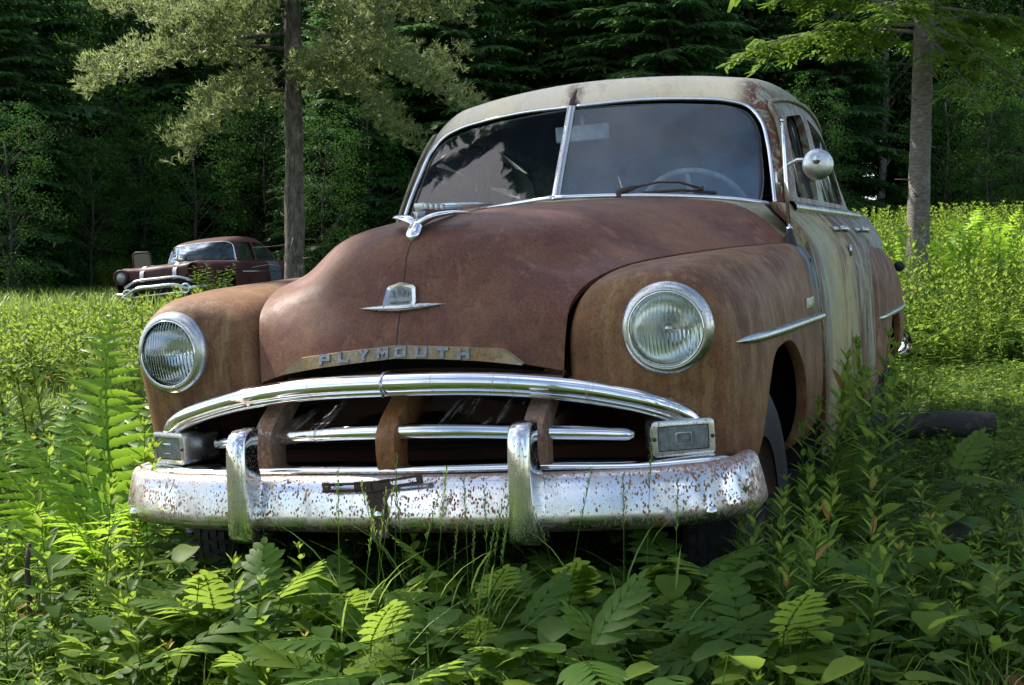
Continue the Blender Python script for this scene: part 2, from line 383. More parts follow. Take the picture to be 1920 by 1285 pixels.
def two(name, fn, mat, parent=car, labels=(None, None), **kw):
    """the same part on both sides: fn() returns an MB on the +x side"""
    res = []
    for s in (1, -1):
        b = fn(); 
        if s < 0: b.v = [(-x, y, z) for x, y, z in b.v]
        res.append(b.build(name, mat, parent, label=labels[0 if s > 0 else 1], **kw))
    return res

# hood -------------------------------------------------------------
SEAM = [(.415,.128,.727),(.419,.138,.79),(.427,.158,.868),(.438,.188,.904),(.453,.242,.931),(.47,.30,.948),(.505,.42,.970),(.565,.70,.988),(.665,.95,1.0),(.735,1.12,1.003),(.80,1.27,1.004)]
HOOD = [
 [(0,.075,.782),(.12,.078,.778),(.24,.088,.765),(.34,.105,.745)],
 [(0,.093,.84),(.12,.096,.838),(.25,.108,.826),(.35,.122,.81)],
 [(0,.126,.905),(.12,.130,.900),(.24,.140,.888),(.345,.148,.876)],
 [(0,.155,.970),(.11,.161,.964),(.23,.178,.946),(.345,.188,.922)],
 [(0,.185,1.032),(.11,.196,1.024),(.22,.222,.999),(.345,.245,.962)],
 [(0,.245,1.083),(.12,.258,1.072),(.245,.287,1.038),(.365,.308,.972)],
 [(0,.42,1.122),(.15,.42,1.114),(.305,.42,1.080),(.420,.42,1.000)],
 [(0,.70,1.155),(.17,.70,1.148),(.355,.70,1.116),(.485,.70,1.032)],
 [(0,.95,1.173),(.19,.95,1.166),(.39,.95,1.140),(.555,.95,1.066)],
 [(0,1.17,1.184),(.2,1.165,1.178),(.40,1.155,1.158),(.59,1.14,1.103)],
 [(0,1.375,1.192),(.22,1.37,1.187),(.45,1.35,1.168),(.66,1.315,1.12)]]
HOOD = [r+[s] for r, s in zip(HOOD, SEAM)]
P = surf(mirror_rows(HOOD), 7, 5)
b = MB(); 
def lip(P, d=.018, back=.012):
    """turn the border of a skin under, so the panel has an edge"""
    nv, nu = P.shape[:2]; Q = np.zeros((nv+2, nu+2, 3)); Q[1:-1, 1:-1] = P
    Q[0, 1:-1] = P[0]+np.array([0, back+.01, -.002]); Q[-1, 1:-1] = P[-1]+np.array([0, -.004, -d])
    Q[1:-1, 0] = P[:, 0]+np.array([back*.4, 0, -d]); Q[1:-1, -1] = P[:, -1]+np.array([-back*.4, 0, -d])
    Q[0, 0], Q[0, -1], Q[-1, 0], Q[-1, -1] = Q[1, 0], Q[1, -1], Q[-2, 0], Q[-2, -1]; return Q
HP = P
b.grid(lip(P)); hood = b.build('hood', M['hood'], car, auto=50)
def hood_at(x, y=None, z=None):
    """nearest hood point for a given x and y (top) or x and z (nose)"""
    Q = HP.reshape(-1, 3); d = (Q[:, 0]-x)**2*4
    d = d+((Q[:, 1]-y)**2 if y is not None else (Q[:, 2]-z)**2+np.where(Q[:, 1] > .4, 9, 0))
    i = np.argsort(d)[:6]; w_ = 1/(d[i]+1e-6); p = (Q[i]*w_[:, None]).sum(0)/w_.sum(); return Vector(p)
# raised seam down the middle of the hood
ctr = curve([r[0] for r in HOOD], 6)
MB().tube([(0, p[1]+.0005, p[2]-.0005) for p in ctr], .0026, 6).build('hood_seam', M['brown_iron'], hood)

# front fenders -----------------------------------------------------
HL = Vector((.675, .115, .815))
FR = [ # top, outer, bottom, inner, exponents
 ((.675,.128,.921),(.781,.125,.815),(.675,.112,.709),(.569,.120,.815),(2,2,2,2)),
 ((.675,.136,.930),(.792,.138,.812),(.675,.118,.692),(.553,.124,.808),(2,2.1,2.3,2.2)),
 ((.677,.160,.945),(.812,.180,.795),(.68,.130,.60),(.50,.130,.77),(2.1,2.6,3.0,2.6)),
 ((.682,.215,.960),(.830,.260,.775),(.685,.150,.47),(.437,.142,.73),(2.2,3.2,3.6,3.0)),
 ((.687,.330,.973),(.848,.380,.760),(.69,.20,.41),(.405,.22,.70),(2.3,3.6,4,3)),
 ((.69,.52,.984),(.857,.58,.745),(.69,.50,.39),(.40,.45,.66),(2.4,3.4,3,3)),
 ((.705,.78,.993),(.862,.82,.735),(.70,.78,.38),(.42,.78,.6),(2.5,3,3,3)),
 ((.745,1.05,1.0),(.866,1.08,.73),(.72,1.05,.38),(.46,1.05,.6),(2.8,3,3,3)),
 ((.775,1.30,1.002),(.870,1.345,.73),(.74,1.30,.38),(.5,1.30,.6),(3.2,3,3,3))]
ARCH = rpoly([(.36,.30,.02),(.385,.56,.12),(.50,.725,.16),(.80,.745,.18),(1.02,.62,.14),(1.06,.30,.02)], n=6)
TOPBAR = [(0,0,.721),(.12,.008,.7195),(.238,.025,.714),(.33,.04,.706),(.427,.055,.694),(.548,.08,.670),(.644,.10,.643),(.698,.13,.615),(.719,.145,.592)]
def fender():
    b = MB(); P = rings_surf([ring(*r[:4], r[4], m=14) for r in FR], 7); b.grid(P, cu=True); return b
for s in (1, -1):
    b = fender()
    if s < 0: b.v = [(-x, y, z) for x, y, z in b.v]
    me = bpy.data.meshes.new('fender'); me.from_pydata(b.v, [], b.f); bm = bmesh.new(); bm.from_mesh(me)
    cut_poly(bm, ARCH, 0)
    gp = [(s*x, z) for x, z in [(.30,.30),(.30,.708),(.427,.690),(.548,.664),(.644,.636),(.665,.60),(.665,.30)]]
    cut_poly(bm, gp, 1, keep=lambda c: c.y < .42)
    # hidden inner skin of the tube goes, the wheel well gets its own lining
    bmesh.ops.delete(bm, geom=[f for f in bm.faces if abs(f.calc_center_median().x) < (.60 if f.calc_center_median().z < .93 else .3) and f.calc_center_median().y > .36], context='FACES')
    rim_in(bm, ARCH, 0, (-s*.03, 0, -.0), keep=lambda c: abs(c.x) > .7)
    bmesh.ops.recalc_face_normals(bm, faces=bm.faces); bm.to_mesh(me); bm.free()
    fen = link('front_fender', me, M['fender'], car, label='orange brown rusted front fender carrying a round headlight')
    if s > 0: fenR = fen

# doors, sills, quarter panels ---------------------------------------
def side_x(y, z):
    """x of the lower body side"""
    zz = [.33,.38,.5,.62,.74,.85,.95,1.0,1.045,1.08,1.11,1.14]
    a = [.835,.856,.868,.872,.872,.868,.856,.842,.815,.785,.757,.742]
    x = np.interp(z, zz, a); y0 = 1.3
    k = np.interp(y, [1.2, 1.7, 2.4, 3.0, 3.6, 4.2, 4.7, 4.9], [0, .008, .014, .012, 0, -.03, -.10, -.22])
    return x+k*np.clip((1.2-z)/.3, .3, 1)
def side_panel(y0, y1, z0, z1, ny=16, nz=26):
    b = MB(); ys = np.linspace(y0, y1, ny); zs = np.linspace(z0, z1, nz)
    P = np.array([[(side_x(y, z), y, z) for z in zs] for y in ys])
    Q = np.zeros((ny+2, nz+2, 3)); Q[1:-1, 1:-1] = P; Q[0, 1:-1] = P[0]-np.array([.02, 0, 0]); Q[-1, 1:-1] = P[-1]-np.array([.02, 0, 0])
    Q[:, 0] = Q[:, 1]; Q[:, -1] = Q[:, -2]; Q[:, 0, 0] -= .02; Q[:, -1, 0] -= .02
    return b.grid(Q)
BELT = 1.135
df = two('front_door', lambda: side_panel(1.354, 2.396, .40, BELT), M['door'], auto=50)
dr = two('rear_door', lambda: side_panel(2.408, 3.196, .40, BELT), M['door'], auto=50)
two('quarter_panel', lambda: side_panel(3.206, 4.85, .45, BELT, 20), M['door'], auto=50)
two('rocker_panel', lambda: side_panel(1.33, 3.2, .32, .395, 8, 5), M['door'], auto=50)
# dark liner behind the door gaps
two('body_frame', lambda: MB().grid([[(side_x(y, z)-.03, y, z) for z in np.linspace(.34, 1.13, 12)] for y in np.linspace(1.31, 3.4, 20)]), M['gap'])
def handle(y, z, L=.15):
    def f():
        x = float(side_x(y, z)); b = MB()
        b.tube([(x-.01, y-.05, z), (x+.03, y-.048, z)], .011, 8)
        b.tube([(x+.028, y-.06, z), (x+.043, y-.045, z), (x+.046, y, z-.004), (x+.04, y+L-.05, z-.008)], [.011, .013, .011, .008], 8); return b
    return f
for par, y in ((df, 2.22), (dr, 3.0)):
    for s, p in zip((1, -1), par):
        b = handle(y, 1.045)()
        if s < 0: b.v = [(-q[0], q[1], q[2]) for q in b.v]
        b.build('door_handle', M['chrome_dull'], p)
b = MB(); xk = float(side_x(2.30, .965)); b.tube([(xk-.01, 2.30, .965), (xk+.012, 2.30, .965)], .014, 12); b.box((xk+.006, 2.30, .965), (.012, .03, .045)); b.build('lock_cover', M['chrome_dull'], df[0])

# cowl: between hood, windshield and doors ----------------------------
WS_BOT = [(0,1.425,1.206),(.18,1.492,1.199),(.35,1.555,1.187),(.52,1.612,1.167),(.65,1.645,1.143),(.70,1.665,1.128)]
COWL0 = [(0,1.37,1.180),(.22,1.365,1.175),(.45,1.345,1.156),(.66,1.31,1.108),(.80,1.265,.99),(.84,1.26,.93)]
COWL1 = [(0,1.40,1.196),(.20,1.43,1.190),(.40,1.455,1.174),(.62,1.46,1.139),(.79,1.40,1.045),(.85,1.37,.93)]
COWL2 = [(0,1.425,1.203),(.18,1.492,1.196),(.36,1.558,1.183),(.60,1.625,1.152),(.735,1.62,1.125),(.80,1.62,1.06)]
MB().grid(surf(mirror_rows([COWL0, COWL1, COWL2]), 6, 5)).build('cowl', M['cowl'], car)
two('body_frame', lambda: MB().grid([[(.80,1.26,1.0),(.845,1.26,.93),(.855,1.26,.8)],[(.80,1.33,1.03),(.845,1.33,.94),(.862,1.33,.8)],[(.79,1.352,1.06),(.85,1.352,.95),(.866,1.352,.8)]]), M['cowl'])

# greenhouse -----------------------------------------------------------
R0 = [(0,1.700,1.548),(.223,1.783,1.547),(.401,1.846,1.538),(.509,1.880,1.524),(.585,1.892,1.496),(.632,1.866,1.440),(.659,1.814,1.355),(.676,1.754,1.270),(.697,1.665,1.130)]
R1 = [(0,1.722,1.578),(.228,1.800,1.577),(.415,1.866,1.566),(.528,1.905,1.549),(.608,1.918,1.512),(.655,1.890,1.445),(.681,1.838,1.357),(.697,1.775,1.270),(.716,1.682,1.130)]
R2 = [(0, 1.765, 1.616), (0.242, 1.84, 1.614), (0.436, 1.915, 1.602), (0.556, 1.96, 1.582), (0.638, 1.975, 1.5301), (0.6808, 1.94, 1.4538), (0.7056, 1.88, 1.3609), (0.7185, 1.815, 1.27), (0.738, 1.725, 1.13)]
R3 = [(0, 1.87, 1.644), (0.255, 1.94, 1.641), (0.455, 2.02, 1.626), (0.58, 2.08, 1.604), (0.655, 2.11, 1.5482), (0.6912, 2.09, 1.4637), (0.7134, 2.05, 1.3644), (0.7248, 2.0, 1.27), (0.742, 1.95, 1.13)]
R4 = [(0, 2.25, 1.677), (0.262, 2.27, 1.674), (0.467, 2.32, 1.655), (0.592, 2.35, 1.628), (0.664, 2.38, 1.5666), (0.6979, 2.38, 1.4708), (0.7183, 2.38, 1.3664), (0.729, 2.38, 1.27), (0.745, 2.38, 1.13)]
R5 = [(0, 2.75, 1.682), (0.262, 2.76, 1.677), (0.467, 2.78, 1.656), (0.59, 2.8, 1.626), (0.662, 2.82, 1.5644), (0.6969, 2.82, 1.4697), (0.7183, 2.82, 1.3664), (0.729, 2.82, 1.27), (0.745, 2.82, 1.13)]
R6 = [(0, 3.25, 1.63), (0.26, 3.25, 1.623), (0.455, 3.25, 1.6), (0.575, 3.25, 1.57), (0.645, 3.25, 1.512), (0.683, 3.25, 1.4325), (0.7076, 3.25, 1.3424), (0.7222, 3.25, 1.255), (0.742, 3.25, 1.13)]
R7 = [(0,3.62,1.500),(.24,3.61,1.494),(.42,3.58,1.475),(.535,3.55,1.447),(.60,3.54,1.400),(.650,3.55,1.340),(.685,3.58,1.275),(.708,3.62,1.210),(.728,3.68,1.120)]
R8 = [(0,3.90,1.330),(.23,3.88,1.325),(.40,3.84,1.310),(.50,3.80,1.290),(.565,3.79,1.255),(.615,3.80,1.220),(.655,3.84,1.18),(.685,3.90,1.140),(.705,3.98,1.095)]
R9 = [(0,4.15,1.120),(.22,4.13,1.118),(.38,4.10,1.110),(.48,4.07,1.10),(.54,4.06,1.085),(.59,4.08,1.075),(.63,4.12,1.065),(.665,4.18,1.055),(.69,4.25,1.045)]
GP = surf(mirror_rows([R0,R1,R2,R3,R4,R5,R6,R7,R8,R9]), 6, 4)
me = bpy.data.meshes.new('roof'); b = MB().grid(GP); me.from_pydata(b.v, [], b.f); bm = bmesh.new(); bm.from_mesh(me)
WIN = [rpoly([(1.90,1.165,.03),(2.02,1.46,.09),(2.46,1.505,.05),(2.46,1.165,.03)], n=5),
       rpoly([(2.62,1.165,.03),(2.60,1.505,.05),(3.14,1.445,.14),(3.40,1.165,.06)], n=5)]
for wn in WIN:
    for s in (1, -1): cut_poly(bm, wn, 0, keep=lambda c, s=s: c.x*s > .55)
RW = rpoly([(-.44,1.22),(-.40,1.48),(.40,1.48),(.44,1.22)], .10, 6)
cut_poly(bm, RW, 1, keep=lambda c: c.y > 3.2)
for wn in WIN:
    for s in (1, -1): rim_in(bm, wn, 0, (-s*.028, 0, 0), keep=lambda c, s=s: c.x*s > .55)
rim_in(bm, RW, 1, (0, -.03, 0), keep=lambda c: c.y > 3.2)
bmesh.ops.recalc_face_normals(bm, faces=bm.faces)
for e in bm.edges:
    if len(e.link_faces) == 2 and e.calc_face_angle(0) > R_(50): e.smooth = False
bm.to_mesh(me); bm.free()
roof = link('roof', me, M['roof'], car, label='pale grey green roof with rust patch over the right pillar')
# headliner so the cabin is dark inside
b = MB().grid(np.array([[(x*.955, y+.03 if y < 2.2 else y-.03, z-.03) for x, y, z in r] for r in surf(mirror_rows([q[:5] for q in (R1,R2,R3,R4,R5,R6,R7)]), 2, 2)]))
b.build('headliner', M['cloth'], car)
# window panes, vent bars and reveal frames
for k, wn in enumerate(WIN):
    for s in (1, -1):
        cy = sum(p[0] for p in wn)/len(wn)
        def wx(z): return float(np.interp(z, [1.13,1.27,1.36,1.456,1.54], [.742,.727,.712,.687,.65]))
        V = [(s*(wx(z)-.024), y, z) for y, z in wn]
        me = bpy.data.meshes.new('side_window'); me.from_pydata(V, [], [tuple(range(len(V)))])
        g = link('side_window', me, M['side_glass'], car, smooth=False)
        MB().tube(V+[V[0]], .007, 6).build('window_frame', M['rubber'], g)
        if k == 0: MB().tube([(s*(wx(1.17)-.018), 2.13, 1.17), (s*(wx(1.46)-.018), 2.08, 1.475)], .006, 6).build('vent_bar', M['chrome_dull'], g)
        if k == 1: MB().tube([(s*(wx(1.17)-.018), 3.10, 1.17), (s*(wx(1.42)-.018), 3.06, 1.44)], .008, 6).build('vent_bar', M['chrome_dull'], g)
V = [(x, float(np.interp(z, [1.2,1.33,1.5], [4.03,3.86,3.57])), z) for x, z in RW]
me = bpy.data.meshes.new('rear_window'); me.from_pydata(V, [], [tuple(range(len(V)))]); link('rear_window', me, M['side_glass'], car, smooth=False)
# drip rail and belt moulding
def rail():
    c0 = 8*4; rows = [GP[9, c] for c in range(c0+32, c0+17, -2)]+[GP[r, c0+17] for r in range(11, 46, 2)]
    pts = [(p[0]+.007, p[1]-(.006 if k < 8 else 0), p[2]+.002) for k, p in enumerate(rows)]
    return MB().tube(curve(pts, 2), .0075, 6)
two('drip_rail', rail, M['cowl'])
def belt():
    return MB().grid([[(float(side_x(y, z))+o, y, z) for z, o in ((1.108,-.002),(1.114,.014),(1.128,.019),(1.142,.016),(1.150,-.02))] for y in np.linspace(1.66, 3.85, 40)])
two('belt_moulding', belt, M['chrome_dull'])

# windshield -------------------------------------------------------------
A_, B_, C_ = Vector((0,1.434,1.206)), Vector((0,1.685,1.533)), Vector((.694,1.655,1.137))
GL = [(.0,1.434,1.206),(.181,1.502,1.200),(.351,1.561,1.190),(.521,1.615,1.172),(.655,1.648,1.146),(.658,1.703,1.220),(.646,1.771,1.315),(.626,1.839,1.414),(.590,1.868,1.473),(.533,1.870,1.500),(.403,1.834,1.519),(.225,1.773,1.531),(.0,1.685,1.533)]
for s in (1, -1):
    nn_ = (Vector((.694,1.655,1.137))-A_).cross(B_-A_).normalized(); V = [Vector(p) for p in list(curve(GL[:5], 4)[:-1])+list(curve(GL[4:], 4))]; V = [p-nn_*nn_.dot(p-A_) for p in V]; V = [(s*p.x, p.y, p.z) for p in V]
    c = tuple(np.mean(V, axis=0)); n_ = len(V)
    me = bpy.data.meshes.new('windshield'); me.from_pydata(V+[c], [], [(i, (i+1) % n_, n_) if s > 0 else ((i+1) % n_, i, n_) for i in range(n_)])
    g = link('windshield', me, M['glass' if s > 0 else 'glassL'], car, smooth=False, label='right windshield pane, hazy and reflecting the sky' if s > 0 else 'left windshield pane, reflecting dark branches')
    b = MB(); out = curve([(x*1.0, y, z) for x, y, z in [(0,1.690,1.538)]+R0[1:]], 5)
    b.tube([(s*x, y-.004, z) for x, y, z in out], [.0075]*len(out), 8)
    bt = curve(WS_BOT, 5); b.tube([(s*x, y-.006, z+.003) for x, y, z in bt], .0095, 8)
    b.build('windshield_trim', M['chrome'], g)
    MB().tube([(s*x*.985, y, z-.006*(z > 1.45)) for x, y, z in curve(GL[4:], 3)], .006, 6).build('windshield_seal', M['rubber'], g)
MB().grid([[(x, y+dy, z) for x, dy in ((-.014,0),(-.011,-.016),(0,-.022),(.011,-.016),(.014,0))] for y, z in ((1.428,1.205),(1.51,1.315),(1.60,1.43),(1.682,1.54))]).build('windshield_divider', M['chrome_dull'], car)
MB().tube([(0,1.672,1.530),(0,1.69,1.556),(0,1.725,1.585),(0,1.77,1.612),(0,1.90,1.637)], [.012,.010,.006,.004,.003], 8).build('roof_seam', M['brown_iron'], car)
# wiper
b = MB(); b.tube([(.195,1.50,1.190),(.205,1.495,1.215)], [.020,.012], 10); b.tube([(.205,1.497,1.213),(.255,1.513,1.226)], [.012,.007], 8)
b.tube([(.255,1.513,1.226),(.33,1.535,1.237),(.40,1.562,1.232),(.462,1.592,1.207)], [.005,.004,.004,.005], 6)
b.tube([(.275,1.532,1.206),(.40,1.575,1.206),(.51,1.612,1.190)], .005, 6); b.box((.462,1.59,1.207),(.02,.012,.012)); b.build('wiper', M['brown_iron'], car)
# interior
b = MB(); n_ = 40; ctrw = Vector((.365, 1.93, 1.105)); tilt = Matrix.Rotation(R_(-62), 4, 'X')
b.grid([[ctrw+(tilt @ Vector(((.205+.012*math.cos(q))*math.cos(a), (.205+.012*math.cos(q))*math.sin(a), .012*math.sin(q)))) for q in np.linspace(0, 2*math.pi, 8, endpoint=False)] for a in np.linspace(0, 2*math.pi, n_+1)], cu=True)
for a in (R_(20), R_(160), R_(270)): b.tube([ctrw+tilt @ Vector((0,0,-.02)), ctrw+tilt @ Vector((.2*math.cos(a), .2*math.sin(a), 0))], .010, 6)
b.tube([ctrw, ctrw+tilt @ Vector((0, 0, -.35))], .02, 8); b.build('steering_wheel', M['wheelgrey'], car)
b = MB(); b.grid(surf([[(x, 1.60+.25*(abs(x)/.66)**2*.6, 1.17) for x in (-.66,-.33,0,.33,.66)], [(x, 1.80, 1.165) for x in (-.68,-.33,0,.33,.68)], [(x, 1.86, 1.10) for x in (-.68,-.33,0,.33,.68)], [(x, 1.84, .85) for x in (-.68,-.33,0,.33,.68)]], 4, 4)); b.build('dashboard', M['cloth'], car)
for y, nm in ((2.55, 'front_seat'), (3.45, 'rear_seat')):
    MB().box((0, y, .78), (1.25, .16, .62)).box((0, y-.3, .55), (1.25, .55, .2)).build(nm, M['cloth'], car, bevel=.05)
MB().box((.0, 1.79, 1.452), (.20, .02, .058)).box((0, 1.80, 1.49), (.012, .012, .06)).build('rear_view_mirror', M['wheelgrey'], car, bevel=.008)
MB().grid([[(x, y, .30) for x in (-.8, .8)] for y in (.4, 4.7)]).grid([[(x*(1 if z < .8 else .8), 1.52, z) for x in (-.8, .8)] for z in (.3, .8, 1.10)]).build('floor_pan', M['black'], car)
# antenna, side mirror
b = MB(); b.lathe([(.026, -.02), (.022, .0), (.012, .03), (.010, .045), (.0, .046)], 16, Matrix.Translation((.80, 1.255, 1.0)) @ Matrix.Rotation(R_(90), 4, 'X')); b.build('antenna_base', M['rubber'], car)
b = MB(); b.tube([(.80,1.255,1.03),(.80,1.258,1.05)], .010, 8); b.tube([(.80,1.258,1.04),(.797,1.262,1.19),(.796,1.265,1.29),(.795,1.268,1.375)], [.0065,.0058,.0050,.0042], 8); b.tube([(.795,1.268,1.372),(.795,1.268,1.380)], .006, 6); b.build('antenna', M['chrome'], car)
b = MB(); b.tube([(.728,1.60,1.20),(.735,1.575,1.235),(.755,1.54,1.252),(.80,1.515,1.268),(.862,1.50,1.265)], [.014,.011,.007,.0065,.006], 8)
b.box((.722, 1.60, 1.205), (.016, .035, .07)); b.build('mirror_arm', M['chrome_dull'], car)
b = MB(); Mm = Matrix.Translation((.868, 1.505, 1.248)) @ Matrix.Rotation(R_(18), 4, 'Z')
b.lathe([(.0005,-.008),(.020,-.0065),(.036,-.002),(.046,.005),(.050,.012),(.0505,.016),(.046,.018),(.0005,.018)], 36, Mm)
b.lathe([(.0005,-.026),(.010,-.024),(.013,-.016),(.014,-.010)], 16, Mm @ Matrix.Translation((-.008,0,.014))); b.build('side_mirror', M['mirror_back'], car)

# headlights ---------------------------------------------------------------
def torus_prof(pts): return pts
for s in (1, -1):
    Mh = Matrix.Translation((s*HL.x, HL.y+.010, HL.z)) @ Matrix.Rotation(R_(-4)*s*-1, 4, 'Z')
    hl = MB().lathe([(.109,.022),(.1115,.008),(.110,-.004),(.105,-.014),(.097,-.021),(.0905,-.0235),(.0885,-.022),(.0880,-.018),(.0895,-.016),(.0890,-.008),(.086,.0)], 56, Mh).build('headlight', M['chrome_dull'], car, label='headlight with lens and chrome bezel')
    hb = MB().lathe([(.0895,-.020),(.0885,-.0265),(.0860,-.027),(.0850,-.024),(.0850,-.015)], 56, Mh).build('headlight_ring', M['chrome'], hl)
    MB().lathe([(.0005,.075),(.02,.072),(.045,.060),(.065,.038),(.078,.015),(.0855,-.012)], 40, Mh).build('reflector', M['reflector'], hl)
    b = MB().lathe([(.0005,.010),(.012,.012),(.014,.03),(.0005,.07)], 16, Mh).build('bulb', M['chrome_dull'], hl)
    me_l = MB().lathe([(.0002,-.038),(.02,-.0372),(.04,-.0345),(.06,-.029),(.076,-.022),(.0852,-.015),(.0845,-.011),(.07,-.018),(.05,-.026),(.03,-.031),(.0002,-.034)], 56, Mh)
    me_l.build('lens', M['lens'], hl)

# grille ---------------------------------------------------------------------
def sweep(path, sec, scale=None):
    """path in plan (x, y, z); sec (forward offset, z): forward is away from the car, square to the path"""
    P = np.array(path, float); T = np.gradient(P, axis=0); T /= np.linalg.norm(T, axis=1)[:, None]
    rows = []
    for i, (p, t) in enumerate(zip(P, T)):
        k = 1 if scale is None else scale[i]
        nrm = np.array([t[1], -t[0], 0]); nrm /= max(np.linalg.norm(nrm), 1e-6)
        up = np.cross(nrm, t)*-1; up = up if up[2] > 0 else -up
        rows.append([p+nrm*a*k+up*c*k for a, c in sec])
    return np.array(rows)
def full(path, m=5):
    r = curve(path, m); l = flip(r)[::-1]; return np.vstack([l[:-1], r])
GSEC = [(-.055,.024),(-.02,.026),(.003,.0245),(.014,.019),(.021,.009),(.0215,-.002),(.018,-.012),(.009,-.0185),(.006,-.019),(.010,-.024),(.007,-.029),(-.010,-.030),(-.045,-.022)]
tp = curve(TOPBAR[:-1]+[(.724,.150,.588),(.722,.158,.560)], 6)
for s in (1, -1):
    q = tp if s > 0 else tp; sc = np.ones(len(q)); sc[-12:] = np.linspace(1, .72, 12)
    G = sweep(q, GSEC, sc)
    b = MB(); b.grid(G)
    b.v = [(s*x, y, z) for x, y, z in b.v]
    gb = b.build('top_grille_bar', M['chrome_bar'], car, auto=60)
    if s < 0:
        i = np.argmin(abs(q[:, 0]-.405)); c = Vector((-q[i][0], q[i][1]-.021, q[i][2]+.001))
        ax_ = Vector((-(q[i+1]-q[i-1])[0], (q[i+1]-q[i-1])[1], (q[i+1]-q[i-1])[2])).normalized()
        U = Vector((0,0,1)); O = Vector((ax_.y, -ax_.x, 0)).normalized(); O = O if O.y < 0 else -O
        Vd = [c+ax_*.05, c+U*.022+O*-.012, c-ax_*.05, c-U*.024+O*-.010, c+O*.007]
        MB().add(Vd, [(0,1,4),(1,2,4),(2,3,4),(3,0,4)]).build('diamond_boss', M['chrome'], gb, smooth=False)
MB().tube([(0,.036,.748),(0,-.002,.7465),(0,-.0235,.730),(0,-.0235,.714),(0,-.012,.692)], [.004]*5, 8).build('grille_bar_joint', M['chrome_dull'], car)
MSEC = [(-.15,.075),(-.05,.036),(-.008,.0215),(.004,.0185),(.013,.009),(.015,-.001),(.011,-.012),(.0,-.0185),(-.02,-.020),(-.06,-.018)]
mp_ = full([(0,.012,.602),(.10,.018,.601),(.208,.04,.596),(.314,.065,.588),(.42,.09,.581),(.50,.115,.574),(.55,.132,.569),(.575,.142,.566)], 5)
sc = np.ones(len(mp_)); k = np.array([.55,.88,.97,1.]); sc[:4] = k; sc[-4:] = k[::-1]
MB().grid(sweep(mp_, MSEC, sc)).build('middle_grille_bar', M['chrome_bar'], car, auto=60)
LSEC = [(-.07,.014),(-.01,.012),(.006,.006),(.008,-.002),(.002,-.010),(-.05,-.012)]
lp = full([(0,-.016,.512),(.12,-.012,.512),(.30,.006,.511),(.42,.024,.508),(.60,.058,.502),(.70,.080,.506),(.77,.105,.508),(.81,.128,.507)], 4)
sc = np.ones(len(lp)); sc[:3] = [.3,.7,.9]; sc[-3:] = [.9,.7,.3]
MB().grid(sweep(lp, LSEC, sc)).build('lower_grille_bar', M['chrome'], car, auto=60)
def post(x, y0, lbl):
    pr = [(y0+.002,.492),(y0-.004,.56),(y0-.002,.592),(y0+.008,.612),(y0+.04,.640),(y0+.12,.690),(y0+.20,.73),(y0+.22,.70),(y0+.10,.615),(y0+.075,.56),(y0+.07,.492)]
    n_ = len(pr); h = .026; V = [(x+d, y, z) for d in (-h, h) for y, z in pr]
    F = [tuple(range(n_)), tuple(range(2*n_-1, n_-1, -1))]+[(i, i+n_, (i+1) % n_+n_, (i+1) % n_) for i in range(n_)]
    MB().add(V, F).build('grille_post', M['post_rust' if x == 0 else 'post'], car, bevel=.006, label=lbl, auto=40)
post(0, -.022, 'rusty middle grille post'); post(.362, .020, 'rust streaked right grille post'); post(-.362, .020, 'dull left grille post')
# recess behind the bars
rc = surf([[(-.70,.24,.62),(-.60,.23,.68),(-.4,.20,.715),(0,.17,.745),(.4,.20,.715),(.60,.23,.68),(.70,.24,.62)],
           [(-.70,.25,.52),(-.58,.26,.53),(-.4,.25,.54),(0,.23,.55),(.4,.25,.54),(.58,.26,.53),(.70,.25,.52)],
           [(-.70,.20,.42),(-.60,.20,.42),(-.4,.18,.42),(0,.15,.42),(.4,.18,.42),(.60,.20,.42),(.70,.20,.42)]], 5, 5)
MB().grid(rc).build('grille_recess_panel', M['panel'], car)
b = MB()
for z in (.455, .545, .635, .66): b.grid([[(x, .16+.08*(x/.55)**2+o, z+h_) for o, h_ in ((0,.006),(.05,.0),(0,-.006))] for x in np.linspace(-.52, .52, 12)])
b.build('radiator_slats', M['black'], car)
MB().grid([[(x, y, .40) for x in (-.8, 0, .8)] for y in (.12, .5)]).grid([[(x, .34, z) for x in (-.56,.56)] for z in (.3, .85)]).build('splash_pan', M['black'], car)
two('inner_fender', lambda: MB().grid([[(.58, y, z) for z in (.2, .6, .90)] for y in (.30, .8, 1.33)]).grid([[(x, 1.30, z) for x in (.55, .855)] for z in (.3, .95)]).grid([[(x, y, .90-.25*abs(y-.72)) for x in (.56, .82)] for y in (.34, .72, 1.1)]), M['black'])

# name plate on the hood lip, with its raised letters --------------------------
def plate_y(x, z): 
    p = hood_at(x, z=max(z, .79)); return min(.094, .074+.30*x*x)-.0+(z-.78)*.28
top_ = [(-.329,.752),(-.276,.790),(-.15,.801),(0,.811),(.15,.801),(.276,.790),(.329,.752)]
bot_ = [(-.329,.748),(-.217,.762),(-.12,.770),(0,.778),(.12,.772),(.217,.763),(.329,.748)]
xs = np.linspace(-.329, .329, 45); b = MB(); rows = []
tz = np.interp(xs, [p[0] for p in top_], [p[1] for p in top_]); bz = np.interp(xs, [p[0] for p in bot_], [p[1] for p in bot_])
for x, a, c in zip(xs, tz, bz): rows.append([(x, plate_y(x, c)+.006, c-.001), (x, plate_y(x, c)-.011, c), (x, plate_y(x, a)-.012, a-.002), (x, plate_y(x, a)+.008, a)])
npl = MB().grid(rows).build('name_plate', M['plate'], car, auto=40, label='cream and rust name plate with raised letters')
